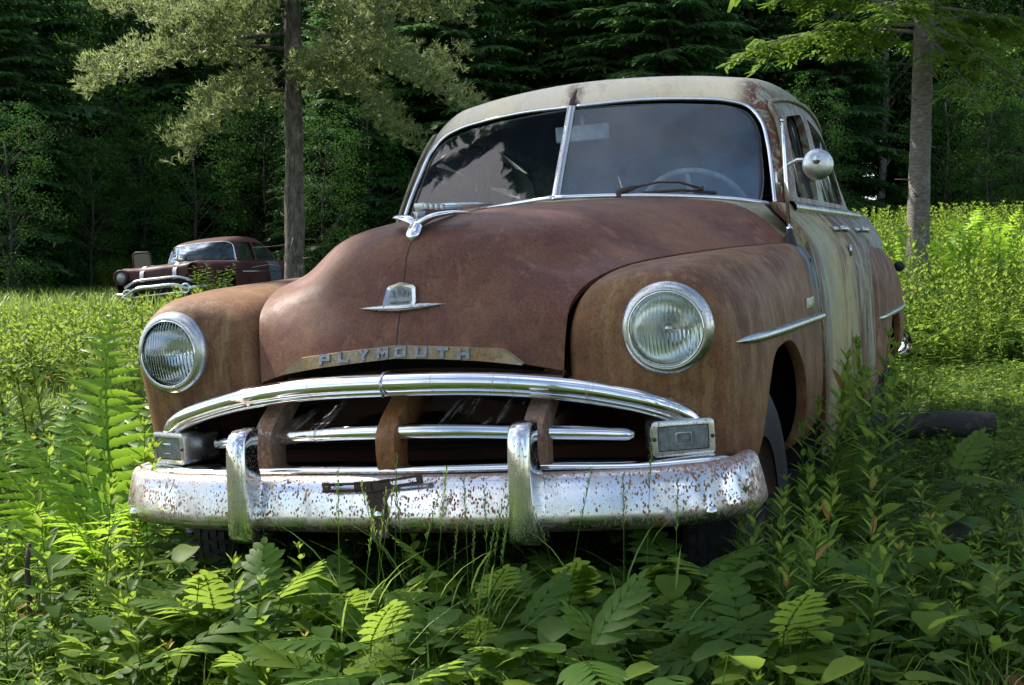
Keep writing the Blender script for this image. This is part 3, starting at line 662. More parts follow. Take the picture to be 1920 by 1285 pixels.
GLY = {'P': ((0,0,.3,1),(.3,.72,1,1),(.72,.35,1,.8),(.3,.35,.8,.58)), 'L': ((0,0,.3,1),(.3,0,1,.3)), 'T': ((.34,0,.66,.75),(0,.7,1,1)), 'H': ((0,0,.3,1),(.7,0,1,1),(.3,.36,.7,.64)),
       'O': ((0,0,.28,1),(.72,0,1,1),(.28,0,.72,.26),(.28,.74,.72,1)), 'U': ((0,0,.3,1),(.7,0,1,1),(.3,0,.7,.28))}
def letter(ch, x0, zc, wd=.031, ht=.026):
    b = MB()
    def pt(u, v, o): x = x0+(u-.5)*wd; z = zc+(v-.5)*ht; return (x, plate_y(x, z)-.012-o, z)
    polys = [[(a, c), (d, c), (d, e), (a, e)] for a, c, d, e in GLY.get(ch, ())]
    if ch == 'Y': polys = [[(.36,0),(.64,0),(.64,.45),(.36,.45)], [(.36,.45),(.64,.45),(.32,1),(0,1)], [(.36,.45),(.64,.45),(1,1),(.68,1)]]
    if ch == 'M': polys = [[(0,0),(.24,0),(.24,1),(0,1)], [(.76,0),(1,0),(1,1),(.76,1)], [(.24,.62),(.5,.25),(.5,.62),(.24,1)], [(.5,.25),(.76,.62),(.76,1),(.5,.62)]]
    for pl in polys:
        n_ = len(pl); V = [pt(u, v, -.003) for u, v in pl]+[pt(u, v, .004) for u, v in pl]
        b.add(V, [tuple(range(n_))[::-1], tuple(range(n_, 2*n_))]+[(i, (i+1) % n_, (i+1) % n_+n_, i+n_) for i in range(n_)])
    b.build('letter', M['letter'], npl, smooth=False)
for ch, x, z in zip('PLYMOUTH', (-.196,-.140,-.083,-.030,.018,.073,.128,.182), (.783,.787,.790,.793,.794,.791,.787,.782)): letter(ch, x, z)

# hood emblem: a shield on a winged bar --------------------------------------------
def nose(x, z, o=0): p = hood_at(x, z=z); return (x, p.y-o, z)
b = MB(); rows = []
for x in np.linspace(-.118, .118, 31):
    k = max(.04, (1-abs(x/.118)**2.2)); hh = .0105*k; zc = .900+.004*(abs(x)/.118); y = nose(x, zc)[1]
    rows.append([(x, y+.004, zc+hh), (x, y-.012*k, zc+hh*.7), (x, y-.018*k, zc), (x, y-.012*k, zc-hh*.8), (x, y+.004, zc-hh)])
em = b.grid(rows).build('hood_emblem', M['chrome_dull'], car, label='chrome shield badge on a winged bar')
sh = [(-.044,.902),(-.030,.9),(.0,.897),(.030,.9),(.044,.902),(.046,.915),(.040,.950),(.034,.956),(.0,.965),(-.034,.956),(-.040,.950),(-.046,.915)]
def shield(k, o, zc=.928):
    return [nose(x*k, zc+(z-zc)*k, o) for x, z in sh]
b = MB(); a, c, d = shield(1.02, -.004), shield(.98, .015), shield(.74, .011); n_ = len(a)
b.add(a+c+d, [(i, (i+1) % n_, (i+1) % n_+n_, i+n_) for i in range(n_)]+[(i+n_, (i+1) % n_+n_, (i+1) % n_+2*n_, i+2*n_) for i in range(n_)])
b.build('shield_frame', M['chrome_dull'], em, smooth=False)
MB().add(d, [tuple(range(n_))]).build('shield_face', M['lettermark'], em, smooth=False)
b = MB()
for x, z, w_, h_ in ((-.018,.932,.007,.026),(-.004,.936,.006,.032),(.009,.934,.007,.030),(.021,.93,.006,.022),(0,.915,.05,.004)):
    q = nose(x, z, .0125); b.box(q, (w_, .002, h_))
b.build('shield_ship_mark', M['letter'], em, smooth=False)

# hood ornament ------------------------------------------------------------------
def loft(secs, m=6, n=12):
    """secs: (x, y, z, half-width, half-height) along a spine running in y/x"""
    S = curve([s[:5] for s in secs], m); P = S[:, :3]; T = np.gradient(P, axis=0); rows = []
    for s, t in zip(S, T):
        t = t/np.linalg.norm(t); side = np.cross(t, [0, 0, 1.]); side /= np.linalg.norm(side); up = np.cross(side, t)
        rows.append([s[:3]+side*abs(s[3])*math.cos(a)+up*abs(s[4])*math.sin(a) for a in np.linspace(0, 2*math.pi, n, endpoint=False)])
    return rows
orn = MB().grid(loft([(0,.190,1.048,.003,.004),(0,.196,1.062,.017,.012),(0,.215,1.082,.019,.013),(0,.25,1.100,.014,.014),(0,.30,1.112,.012,.012),(0,.38,1.124,.010,.008),(0,.5,1.134,.006,.004)]), cu=True, cap=True).build('hood_ornament', M['chrome'], car, label='chrome winged ship ornament')
b = MB()
for s in (1, -1):
    b.grid(loft([(0,.225,1.090,.012,.012),(s*.028,.240,1.108,.020,.009),(s*.060,.272,1.117,.022,.007),(s*.088,.310,1.119,.016,.005),(s*.102,.345,1.116,.005,.002)]), cu=True, cap=True)
b.build('wing', M['chrome'], orn)
def hullrow(y, zb, zt, h1, h2): return [(-h2, y, zt), (-h1, y, zb), (h1, y, zb), (h2, y, zt)]
MB().grid([hullrow(.228,1.118,1.126,.004,.008), hullrow(.25,1.108,1.128,.009,.019), hullrow(.33,1.112,1.131,.012,.022), hullrow(.42,1.122,1.136,.010,.016), hullrow(.52,1.13,1.140,.004,.005)], cu=True, cap=True).build('hull', M['chrome_dull'], orn, smooth=False)
b = MB()
for k in range(4): b.box((0, .268+.036*k, 1.140), (.030, .031, .018))
b.build('deck', M['chrome_dull'], orn, bevel=.003)
MB().grid([[(0, y, zb), (-.003, y, (zb+zt)/2), (0, y, zt), (.003, y, (zb+zt)/2)] for y, zb, zt in ((.40,1.124,1.152),(.52,1.134,1.156),(.66,1.146,1.160),(.80,1.158,1.1625))], cu=True).build('fin', M['chrome'], orn)

for o_ in [orn]: o_.location = (0, .03, .016)
# parking lights -------------------------------------------------------------------
def rr_section(hw, hh, r, n=4):
    return [(x, z) for x, z in rpoly([(-hw,-hh),(hw,-hh),(hw,hh),(-hw,hh)], r, n)]
for s in (1, -1):
    Mp = Matrix.Translation((s*.697, .118, .562)) @ Matrix.Rotation(s*R_(24), 4, 'Z')
    b = MB(); rows = []
    for y, k in ((.10,.93),(.02,.98),(-.004,1.0),(-.012,.97),(-.014,.90)):
        rows.append([Mp @ Vector((x*k, y, z*(1 if k > .95 else k))) for x, z in rr_section(.076, .042, .014)])
    rows.append([Mp @ Vector((x, -.014, z)) for x, z in rr_section(.060, .029, .004)]); rows.append([Mp @ Vector((x, -.006, z)) for x, z in rr_section(.059, .028, .004)])
    pk = b.grid(rows, cu=True).build('parking_light', M['chrome_dull'], car, auto=40, label='rectangular parking light in a weathered chrome case')
    b = MB(); xs = np.linspace(-.058, .058, 60)
    b.grid([[Mp @ Vector((x, -.0095-.0022*(i % 2)-.004*(1-(x/.058)**2), z)) for z in (-.027, 0, .027)] for i, x in enumerate(xs)]); b.build('parking_lens', M['park_lens'], pk, smooth=False)
    b = MB()
    for sx in (-.068, .068): MB().lathe([(.0005,-.018),(.004,-.0175),(.0055,-.013)], 10, Mp @ Matrix.Translation((sx, 0, 0))).build('screw', M['brown_iron'], pk)
    b = MB(); b.grid([[Mp @ Vector((x, -.0165, z)) for x, z in rr_section(.020, .014, .004)], [Mp @ Vector((x*.8, -.019, z*.8)) for x, z in rr_section(.020, .014, .004)]], cu=True).build('lens_centre', M['park_lens'], pk)
    MB().grid([[Mp @ Vector((x*k, y+.03, z0)) for x, y in [(math.cos(a)*.045, math.sin(a)*.03) for a in np.linspace(0, 2*math.pi, 16, endpoint=False)]] for z0, k in ((-.040,1.),(-.052,.9),(-.062,.75))], cu=True).build('lamp_foot', M['post'], pk)

# front bumper ----------------------------------------------------------------------
BP = [(0,-.068,.437),(.2,-.064,.437),(.4,-.052,.437),(.55,-.036,.438),(.67,-.012,.440),(.765,.028,.443),(.822,.078,.445),(.846,.12,.446),(.854,.165,.447),(.856,.21,.447)]
BSEC = [(-.055,.058),(-.040,.068),(-.022,.070),(-.010,.065),(-.003,.054),(.004,.028),(.010,.002),(.0145,-.022),(.0165,-.038),(.014,-.048),(.004,-.058),(-.02,-.068),(-.045,-.070),(-.06,-.066)]
bp_ = full(BP, 6); bp_[:, 0] = np.where(bp_[:, 0] < 0, bp_[:, 0]*.98, bp_[:, 0]); bump = MB().grid(sweep(bp_, BSEC)).build('front_bumper', M['chrome_rust'], car, label='chrome front bumper speckled with rust')
def guard(s):
    rows = []; x0 = s*.368
    for z, hw, yf, yb, fl in ((.348,.034,-.085,-.045,.040),(.362,.037,-.104,-.045,.044),(.40,.034,-.112,-.055,.046),(.45,.030,-.113,-.058,.044),(.50,.028,-.112,-.052,.040),(.55,.0275,-.109,-.045,.028),(.59,.027,-.103,-.035,.026),(.612,.026,-.094,-.028,.025),(.624,.023,-.080,-.022,.022),(.628,.016,-.062,-.025,.015)):
        rows.append([(x0-fl, yb, z), (x0-hw*1.02, (yf+yb)/2, z), (x0-hw, yf+.010, z), (x0-hw*.8, yf, z), (x0, yf-.003, z), (x0+hw*.8, yf, z), (x0+hw, yf+.010, z), (x0+hw*1.02, (yf+yb)/2, z), (x0+fl, yb, z), (x0, yb+.004, z)])
    b = MB(); b.grid(surf(rows, 3, 2) if False else rings_surf(rows, 3), cu=True, cap=True)
    return b
for s in (1, -1): guard(s).build('bumper_guard', M['chrome_guard'], bump, auto=70, label='right bumper guard' if s > 0 else 'left bumper guard')
for p in ((0, -.083, .418), (.775, .022, .405), (-.762, .018, .405)):
    ang = math.atan2(p[0]*.55, 1); MB().lathe([(.0005,-.012),(.008,-.0105),(.013,-.006),(.0155,.002),(.015,.008)], 20, Matrix.Translation(p) @ Matrix.Rotation(ang, 4, 'Z')).build('bumper_bolt', M['chrome'], bump)
# licence plate bracket: a slotted bar on a stem, rusted
b = MB(); Mt = Matrix.Translation((.0, -.095, .489)) @ Matrix.Rotation(R_(-3), 4, 'Y')
Mk = [Mt @ Matrix.Translation((-.005,0,0)) @ Matrix.Rotation(R_(2), 4, 'Y'), Mt @ Matrix.Translation((-.005,0,0)) @ Matrix.Rotation(R_(-5), 4, 'Y')]
b.box((-.105,0,.006), (.055,.006,.006), Mk[0]); 
for sx, Mq in ((-1, Mk[0]), (1, Mk[1])):
    b.box((sx*.075, 0, .0075), (.11, .006, .006), Mq); b.box((sx*.075, 0, -.0085), (.11, .006, .007), Mq); b.box((sx*.124, 0, 0), (.014, .007, .024), Mq); b.box((sx*.022, 0, 0), (.05, .006, .024), Mq)
b.v = [v for v in b.v]
V0 = [(-.026,.012),(.026,.012),(.022,-.012),(.012,-.035),(.020,-.055),(.020,-.125),(-.022,-.125),(-.020,-.055),(-.026,-.035)]
b.add([Mt @ Vector((x, .004, z)) for x, z in V0]+[Mt @ Vector((x, .012, z)) for x, z in V0], [tuple(range(9))[::-1], tuple(range(9, 18))]+[(i, (i+1) % 9, (i+1) % 9+9, i+9) for i in range(9)])
b.lathe([(.0005,-.012),(.009,-.011),(.010,.0)], 6, Mt @ Matrix.Translation((-.122, 0, 0))); b.tube([Mt @ Vector((-.122,-.01,-.008)), Mt @ Vector((-.10,-.012,.004)), Mt @ Vector((-.095,-.01,.010))], .0015, 5)
b.build('plate_bracket', M['brown_iron'], bump, smooth=False, bevel=0)

# side spears and badge ------------------------------------------------------------------
def spear(y0, y1, z0, z1, xf, tip=.10):
    rows = []
    for t in np.linspace(0, 1, 26):
        y = y0+(y1-y0)*t; z = z0+(z1-z0)*t; k = min(1, .15+(t/.14)**.6) if t < .14 else 1; x = xf(y, z)
        rows.append([(x-.004, y, z+.013*k), (x+.010*k, y, z+.010*k), (x+.016*k, y, z+.001), (x+.012*k, y, z-.010*k), (x-.004, y, z-.013*k)])
    return MB().grid(rows)
def fx(y, z): return float(np.interp(y, [.16,.26,.38,.58,.82,1.08,1.35], [.806,.828,.846,.856,.8615,.8655,.870]))
two('side_spear', lambda: spear(.20, 1.34, .772, .768, fx), M['chrome_dull'])
b = MB()
for k in range(4): b.box((.8685, 1.085+.03*k, .822+.001*k), (.008, .022, .022))
b.box((.866, 1.13, .820), (.006, .12, .03)); b.build('script_badge', M['chrome_dull'], car, bevel=.002, smooth=False)

# rear fenders ------------------------------------------------------------------------------
RR = [((.82,2.95,.93),(.868,2.93,.70),(.80,2.96,.36),(.70,2.95,.7),(2.6,3,3,3)), ((.815,3.00,.965),(.892,2.99,.70),(.80,3.0,.36),(.70,3.0,.7),(2.5,3,3,3)),
      ((.805,3.12,.995),(.902,3.10,.70),(.80,3.12,.37),(.68,3.12,.7),(2.4,3,3,3)), ((.80,3.5,.995),(.905,3.5,.69),(.80,3.5,.37),(.65,3.5,.7),(2.3,3,3,3)),
      ((.79,3.95,.975),(.905,3.95,.68),(.80,3.95,.37),(.62,3.95,.7),(2.3,3,3,3)), ((.77,4.4,.93),(.895,4.4,.67),(.79,4.4,.38),(.60,4.4,.7),(2.3,3,3,3)),
      ((.75,4.72,.86),(.87,4.72,.65),(.78,4.72,.42),(.60,4.72,.65),(2.2,3,3,3)), ((.74,4.86,.76),(.82,4.86,.62),(.76,4.86,.48),(.64,4.86,.62),(2.2,2,2,2))]
ARR = rpoly([(3.46,.30,.02),(3.46,.52,.10),(3.60,.655,.14),(4.02,.655,.14),(4.14,.52,.10),(4.16,.30,.02)], n=6)
for s in (1, -1):
    b = MB().grid(rings_surf([ring(*r[:4], r[4], m=10) for r in RR], 6), cu=True, cap=True)
    b.v = [(s*x, y, z) for x, y, z in b.v]
    me = bpy.data.meshes.new('rear_fender'); me.from_pydata(b.v, [], b.f); bm = bmesh.new(); bm.from_mesh(me)
    cut_poly(bm, ARR, 0, keep=lambda c: abs(c.x) > .78); rim_in(bm, ARR, 0, (-s*.03, 0, 0), keep=lambda c: abs(c.x) > .84)
    bmesh.ops.recalc_face_normals(bm, faces=bm.faces); bm.to_mesh(me); bm.free()
    rf = link('rear_fender', me, M['rear'], car)
    MB().lathe([(.0005,.06),(.024,.055),(.027,.02),(.028,-.01),(.0005,-.012)], 16, Matrix.Translation((s*.872, 4.64, .855)) @ Matrix.Rotation(R_(0), 4, 'Z')).build('tail_lamp', M['rubber'], rf)
two('side_spear', lambda: spear(2.99, 4.70, .664, .650, lambda y, z: float(np.interp(y, [2.95,3.0,3.12,3.95,4.4,4.72], [.87,.893,.903,.906,.896,.872]))), M['chrome_dull'])
rb = full([(0,4.98,.44),(.5,4.96,.44),(.75,4.90,.44),(.87,4.80,.44),(.895,4.68,.44)], 5)[::-1]
MB().grid(sweep(rb, [(-.02,.07),(.01,.05),(.02,0),(.01,-.05),(-.02,-.07)])).build('rear_bumper', M['chrome'], car)
# trunk deck
MB().grid(surf(mirror_rows([[(0,4.10,1.13),(.35,4.08,1.115),(.68,4.1,1.05),(.80,4.05,.93)], [(0,4.5,1.06),(.35,4.5,1.04),(.62,4.5,.97),(.78,4.4,.85)], [(0,4.8,.92),(.35,4.78,.90),(.58,4.76,.84),(.74,4.7,.7)], [(0,4.92,.6),(.35,4.9,.6),(.6,4.86,.58),(.74,4.8,.5)]]), 5, 4)).build('trunk_lid', M['door'], car)

# wheels --------------------------------------------------------------------------------------
def wheel(x, y, z=.31, steer=0., flat=0.):
    Mw = Matrix.Translation((x, y, z)) @ Matrix.Rotation(steer, 4, 'Z') @ Matrix.Rotation(R_(90), 4, 'Z')
    wb = MB().lathe([(.20,-.075),(.24,-.085),(.30,-.088),(.325,-.078),(.337,-.055),(.341,-.03),(.341,.03),(.337,.055),(.325,.078),(.30,.088),(.24,.085),(.20,.075)], 64, Mw)
    t = wb.build('wheel', M['tyre'], car)
    b = MB()
    for k in range(60):
        a = 2*math.pi*k/60
        for q, yy in enumerate((-.052,-.026,0,.026,.052)):
            aa = a+(.03 if q % 2 else 0)
            b.box((0, yy, .342), (.022, .018, .007), Mw @ Matrix.Rotation(aa, 4, 'Y'))
    b.build('tread', M['tyre'], t, smooth=False)
    MB().lathe([(.205,-.07),(.20,-.05),(.18,-.03),(.14,-.045),(.08,-.055),(.0005,-.06)], 40, Mw).lathe([(.205,.07),(.20,.05),(.18,.03),(.14,.045),(.08,.055),(.0005,.06)], 40, Mw).build('rim', M['brown_iron'], t)
    return t
for s in (1, -1):
    wheel(s*.72, .62, .29, R_(0)); wheel(s*.74, 3.81, .30)
# ------------------------------------------------------------------ ground
_pc = CAR_M @ Vector((0, 2.4, 0)); _pn = (CAR_M.to_3x3() @ Vector((0, 0, 1))).normalized()
GBX, GBY = -_pn.x/_pn.z, -_pn.y/_pn.z; GA = _pc.z-GBX*_pc.x-GBY*_pc.y+.055
def gz(x, y):
    x = np.asarray(x, float); y = np.asarray(y, float); X = 7*np.tanh(x/7)
    yn = np.clip(y, -3, 7.5); far = np.clip(y-7.5, 0, 60)
    return (GA+GBX*X+GBY*yn+.019*far+.0016*np.clip(x, 0, 18)*np.clip(y-8, 0, 40)*.9
            +.025*np.sin(x*1.3+y*.7)*np.sin(y*.9-x*.4)+.012*np.sin(x*3.1)*np.cos(y*2.7))
n_ = 220; t = np.linspace(-1, 1, n_); gx = np.sign(t)*(np.abs(t)**2.2)*130; gy = -30+190*(np.linspace(0, 1, n_)**1.0); gy = np.concatenate([np.linspace(-40, 0, 20, endpoint=False), np.linspace(0, 16, 110, endpoint=False), 16+150*np.linspace(0, 1, n_-130)**1.7])
X, Y = np.meshgrid(gx, gy); V = np.stack([X, Y, gz(X, Y)], -1).reshape(-1, 3)
I = np.arange(len(gy)*len(gx)).reshape(len(gy), len(gx)); F = np.stack([I[:-1, :-1], I[:-1, 1:], I[1:, 1:], I[1:, :-1]], -1).reshape(-1, 4)
m, t_, b_ = newmat('soil'); n = N(t_); co = n.coord()
c = n.mix(n.ramp(n.noise(co, 1.3, 6, .7), .4, .62), (.035, .05, .014), (.055, .085, .02))
c = n.mix(n.ramp(n.noise(co, 5, 6, .75, .4), .54, .68), c, (.10, .075, .045)); c = n.mix(n.ramp(n.noise(co, 40, 4, .7), .5, .75), c, (.03, .03, .012))
set_(b_, n, Base__Color=c, Roughness=.95, Normal=n.bump(n.noise(co, 30, 6, .8), .9, .02))
g = link('ground', np_mesh(V, F), m); tag(g, kind='structure')

# ------------------------------------------------------------------ plant prototypes: lists of triangles with a tint per vertex
class TB:
    def __init__(s): s.V = []; s.F = []; s.T = []; s.n = 0
    def add(s, V, F, t=.5):
        V = np.asarray(V, float).reshape(-1, 3); s.V.append(V); s.F.append(np.asarray(F, int)+s.n); s.T.append(np.full(len(V), t) if np.isscalar(t) else np.asarray(t)); s.n += len(V)
    def get(s): return np.concatenate(s.V), np.concatenate(s.F), np.concatenate(s.T)
    def leaf(s, p, d, up, L, W, n=3, fold=.25, droop=.3, t=.5, prof=None, teeth=0., base=0.):
        """p base, d direction, up the leaf's upper side"""
        p, d, up = (np.asarray(q, float) for q in (p, d, up)); d = d/np.linalg.norm(d); sd = np.cross(d, up); sd /= max(np.linalg.norm(sd), 1e-6); up = np.cross(sd, d)
        u = np.linspace(0, 1, n+1); w_ = np.sin(np.pi*np.clip(u**.8, 0, 1))*.9+base*(1-u) if prof is None else np.array([prof(x) for x in u])
        if teeth: w_ = w_*(1-teeth*(np.arange(n+1) % 2))
        mid = p+np.outer(u*L, d)-np.outer(droop*L*u*u, up); lft = mid+np.outer(w_*W/2, sd)+np.outer(fold*w_*W/2, up); rgt = mid-np.outer(w_*W/2, sd)+np.outer(fold*w_*W/2, up)
        V = np.concatenate([mid, lft, rgt]); k = np.arange(n); a = n+1
        F = np.concatenate([np.stack([k, k+1, k+1+a], 1), np.stack([k, k+1+a, k+a], 1), np.stack([k, k+2*a, k+1+2*a], 1), np.stack([k, k+1+2*a, k+1], 1)])
        s.add(V, F, t)
    def stem(s, pts, r0, r1, t=.4, n=3):
        pts = np.asarray(pts, float); m = len(pts); T = np.gradient(pts, axis=0); T /= np.linalg.norm(T, axis=1)[:, None]
        a = np.cross(T, [.3, .9, .1]); a /= np.linalg.norm(a, axis=1)[:, None]; b = np.cross(T, a); r = np.linspace(r0, r1, m)[:, None]
        rows = np.stack([pts+(a*math.cos(2*math.pi*k/n)+b*math.sin(2*math.pi*k/n))*r for k in range(n)], 1)
        I = np.arange(m*n).reshape(m, n); J = np.roll(I, -1, 1); F = np.concatenate([np.stack([I[:-1], J[:-1], J[1:]], -1).reshape(-1, 3), np.stack([I[:-1], J[1:], I[1:]], -1).reshape(-1, 3)])
        s.add(rows.reshape(-1, 3), F, t)
def rot2(a): return np.array([math.cos(a), math.sin(a), 0])
rnd = random.Random(11)
def goldenrod(h=.6, nl=26, L=.085, W=.017, seg=3, tip=1.):
    b = TB(); lean = rnd.uniform(-.1, .1), rnd.uniform(-.1, .1)
    P = lambda u: np.array([lean[0]*h*u*u, lean[1]*h*u*u, h*u]); b.stem([P(u) for u in np.linspace(0, 1, 5)], .0028, .0012, .3)
    for i in range(nl):
        u = .12+.86*(i/nl); a = i*2.4+rnd.uniform(-.3, .3)
        if rnd.random() < .08: continue
        bad = 1. if rnd.random() < .03 else 0.; l = L*(.55+.7*math.sin(math.pi*min(1, u*1.05)))*rnd.uniform(.8, 1.15); e = .25+.75*u+rnd.uniform(-.15, .15)
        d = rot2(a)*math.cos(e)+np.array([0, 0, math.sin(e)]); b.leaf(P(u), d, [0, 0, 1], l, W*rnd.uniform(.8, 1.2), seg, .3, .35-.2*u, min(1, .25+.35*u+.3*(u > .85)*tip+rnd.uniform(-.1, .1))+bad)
    for k in range(5):
        a = k*1.256; d = rot2(a)*.5+np.array([0, 0, .86]); b.leaf(P(1), d, [0, 0, 1], L*.45, W*.7, 2, .4, .1, .58*tip)
    return b.get()
def lobed_frond(b, p, d, up, L, pairs=7, PL=.11, PW=.036, t=.5, n=6, rach=.0015):
    p, d, up = (np.asarray(q, float) for q in (p, d, up)); d = d/np.linalg.norm(d); sd = np.cross(d, up); sd /= np.linalg.norm(sd); up = np.cross(sd, d)
    Q = lambda u: p+d*L*u-up*L*.18*u*u; b.stem([Q(u) for u in np.linspace(0, 1, 5)], rach, rach*.4, t)
    for i in range(pairs):
        u = .05+.9*i/pairs; f = math.sin(math.pi*(.28+.66*u)); ang = .95-.35*u
        for sgn in (1, -1):
            dd = sd*sgn*math.sin(ang)+d*math.cos(ang)-up*.06; b.leaf(Q(u), dd, up, PL*f*rnd.uniform(.9, 1.08), PW*(.75+.3*f), n, .12, .22+rnd.uniform(-.06, .1), t+rnd.uniform(-.06, .06), prof=lambda x: (.45+.75*math.sin(math.pi*min(1, x*.95+.03)))*(1 if x < .98 else .12), teeth=.14)
    b.leaf(Q(.93), d, up, PL*.45, PW*.9, 4, .15, .2, t)
def sensitive_fern(k=3):
    b = TB()
    for i in range(k):
        a = 2*math.pi*i/k+rnd.uniform(-.5, .5); hgt = rnd.uniform(.16, .30); r = rnd.uniform(.03, .10); top = rot2(a)*r+np.array([0, 0, hgt])
        b.stem([[0, 0, 0], rot2(a)*r*.3+np.array([0, 0, hgt*.6]), top], .0022, .0016, .35)
        e = rnd.uniform(.05, 1.0); lobed_frond(b, top, rot2(a)*math.cos(e)+np.array([0, 0, math.sin(e)]), [0, 0, 1], rnd.uniform(.17, .25), 6, rnd.uniform(.085, .115), .027, rnd.uniform(.4, .6))
    return b.get()
def tall_frond(L=.95, pairs=30, PL=.15, n=14, bend=.35, t=.6):
    b = TB(); sw = rnd.uniform(.05, .10)*rnd.choice((1, -1)); Q = lambda u: np.array([bend*L*u*u, L*sw*math.sin(2.6*u)*u, L*(u-.10*u**3)])
    b.stem([Q(u) for u in np.linspace(0, 1, 9)], .004, .0012, .4)
    for i in range(pairs):
        u = .14+.84*(i/(pairs-1)); f = min(1, (u-.05)/.25)*(1-((u-.14)/.88)**2.6)+.04; tan = Q(u+.01)-Q(u-.01); tan /= np.linalg.norm(tan); nrm = np.array([-tan[2], 0, tan[0]])
        for sgn in (1, -1):
            d = np.array([0, sgn, 0])*.92+tan*.34-nrm*rnd.uniform(-.05, .15); d = d+nrm*rnd.uniform(-.25, .25)+tan*rnd.uniform(-.12, .12); b.leaf(Q(u), d, nrm, PL*f*rnd.uniform(.75, 1.12), .0235*(.5+.6*f), n, .18, rnd.uniform(.05, .45), t+rnd.uniform(-.15, .15), prof=lambda x: 1.12*(1-x**2.2)+.08, teeth=.26)
    return b.get()
def grass_tuft(nb=14, h=.3, w=.006, spread=.05, seg=4, t=.5):
    b = TB()
    for i in range(nb):
        a = rnd.uniform(0, 6.28); p = rot2(rnd.uniform(0, 6.28))*rnd.uniform(0, spread); hh = h*rnd.uniform(.5, 1.15); o = rot2(a)*hh*rnd.uniform(.1, .7)
        u = np.linspace(0, 1, seg+1); mid = p+np.outer(u**2, o)+np.outer(hh*(u-.25*u**3), [0, 0, 1]); sd = rot2(a+1.57)*w/2; W = (1-u**2.2)[:, None]
        V = np.concatenate([mid-sd*W, mid+sd*W]); k = np.arange(seg); F = np.concatenate([np.stack([k, k+seg+1, k+seg+2], 1), np.stack([k, k+seg+2, k+1], 1)]); b.add(V, F, t+rnd.uniform(-.25, .3))
    return b.get()
def seed_grass(h=.6):
    b = TB(); lx, ly = rnd.uniform(-.12, .12), rnd.uniform(-.12, .12); P = lambda u: np.array([lx*u*u, ly*u*u, h*u]); b.stem([P(u) for u in np.linspace(0, 1, 5)], .0011, .0006, .55)
    for i in range(22):
        u = .80+.2*i/22; a = i*2.4; b.leaf(P(u), rot2(a)*.35+np.array([0, 0, 1]), rot2(a), .014, .0045, 1, .2, 0, .62, prof=lambda x: .3+x*.6)
    for k in range(3):
        a = rnd.uniform(0, 6.28); b.leaf(P(.15+.2*k), rot2(a)*.45+np.array([0, 0, 1]), rot2(a+3.1), .22, .0055, 4, .2, .5, .5)
    return b.get()
def herb(nl=9, L=.05, W=.028, h=.14):
    b = TB()
    for i in range(nl):
        a = i*2.4+rnd.uniform(-.3, .3); hh = h*rnd.uniform(.35, 1.1); q = rot2(a)*rnd.uniform(.01, .06)+np.array([0, 0, hh]); b.stem([[0, 0, 0], q*.5+[0, 0, hh*.15], q], .0011, .0008, .35)
        e = rnd.uniform(-.25, .5); b.leaf(q, rot2(a)*math.cos(e)+np.array([0, 0, math.sin(e)]), [0, 0, 1], L*rnd.uniform(.7, 1.25), W*rnd.uniform(.8, 1.2), 4, .2, .3, rnd.uniform(.3, .65) if rnd.random() > .04 else 1.5)
    return b.get()
def seedling(h=.3, pairs=5, red=1.):
    b = TB(); lx = rnd.uniform(-.1, .1); P = lambda u: np.array([lx*u*u*h, 0, h*u]); b.stem([P(u) for u in np.linspace(0, 1, 4)], .0018, .001, .3)
    for i in range(pairs):
        u = .3+.65*i/(pairs-1); a = i*1.57+rnd.uniform(-.2, .2)
        for sgn in (0, math.pi): e = .35+.4*u; b.leaf(P(u), rot2(a+sgn)*math.cos(e)+np.array([0, 0, math.sin(e)]), [0, 0, 1], .07*(1.1-.5*u), .034*(1.1-.4*u), 4, .25, .3, .35+.3*u)
    for k in range(4): b.leaf(P(1), rot2(k*1.57)*.5+np.array([0, 0, .8]), [0, 0, 1], .032, .014, 3, .3, .1, 1.15+.3*red)
    return b.get()
def scatter(name, items, mat, kind='stuff', seed=1, tintj=.18):
    """items: list of (proto, positions (n,3), rot (n,), scale (n,), tilt (n,2)); one merged mesh"""
    r = np.random.default_rng(seed); VV, FF, TT = [], [], []; off = 0
    for (V, F, T), pos, rz, sc, tl in items:
        k = len(pos)
        if not k: continue
        c, s_ = np.cos(rz)[:, None], np.sin(rz)[:, None]; x = V[None, :, 0]*c-V[None, :, 1]*s_; y = V[None, :, 0]*s_+V[None, :, 1]*c; z = np.broadcast_to(V[None, :, 2], x.shape)
        x = (x+z*tl[:, :1])*sc[:, None]+pos[:, :1]; y = (y+z*tl[:, 1:])*sc[:, None]+pos[:, 1:2]; z = z*sc[:, None]+pos[:, 2:3]
        VV.append(np.stack([x, y, z], -1).reshape(-1, 3)); FF.append((F[None]+(np.arange(k)*len(V))[:, None, None]+off).reshape(-1, 3))
        TT.append((T[None]+r.uniform(-tintj, tintj, k)[:, None]).ravel()); off += k*len(V)
    me = np_mesh(np.concatenate(VV), np.concatenate(FF), name); a = me.attributes.new('tint', 'FLOAT', 'POINT'); a.data.foreach_set('value', np.concatenate(TT).astype(np.float32))
    o = link(name, me, mat, smooth=True)
    if kind: tag(o, kind=kind)
    return o
def proto_mesh(name, pr, mat):
    V, F, T = pr; me = np_mesh(V, F, name); a = me.attributes.new('tint', 'FLOAT', 'POINT'); a.data.foreach_set('value', T.astype(np.float32)); me.materials.append(mat)
    me.polygons.foreach_set('use_smooth', [True]*len(me.polygons)); return me
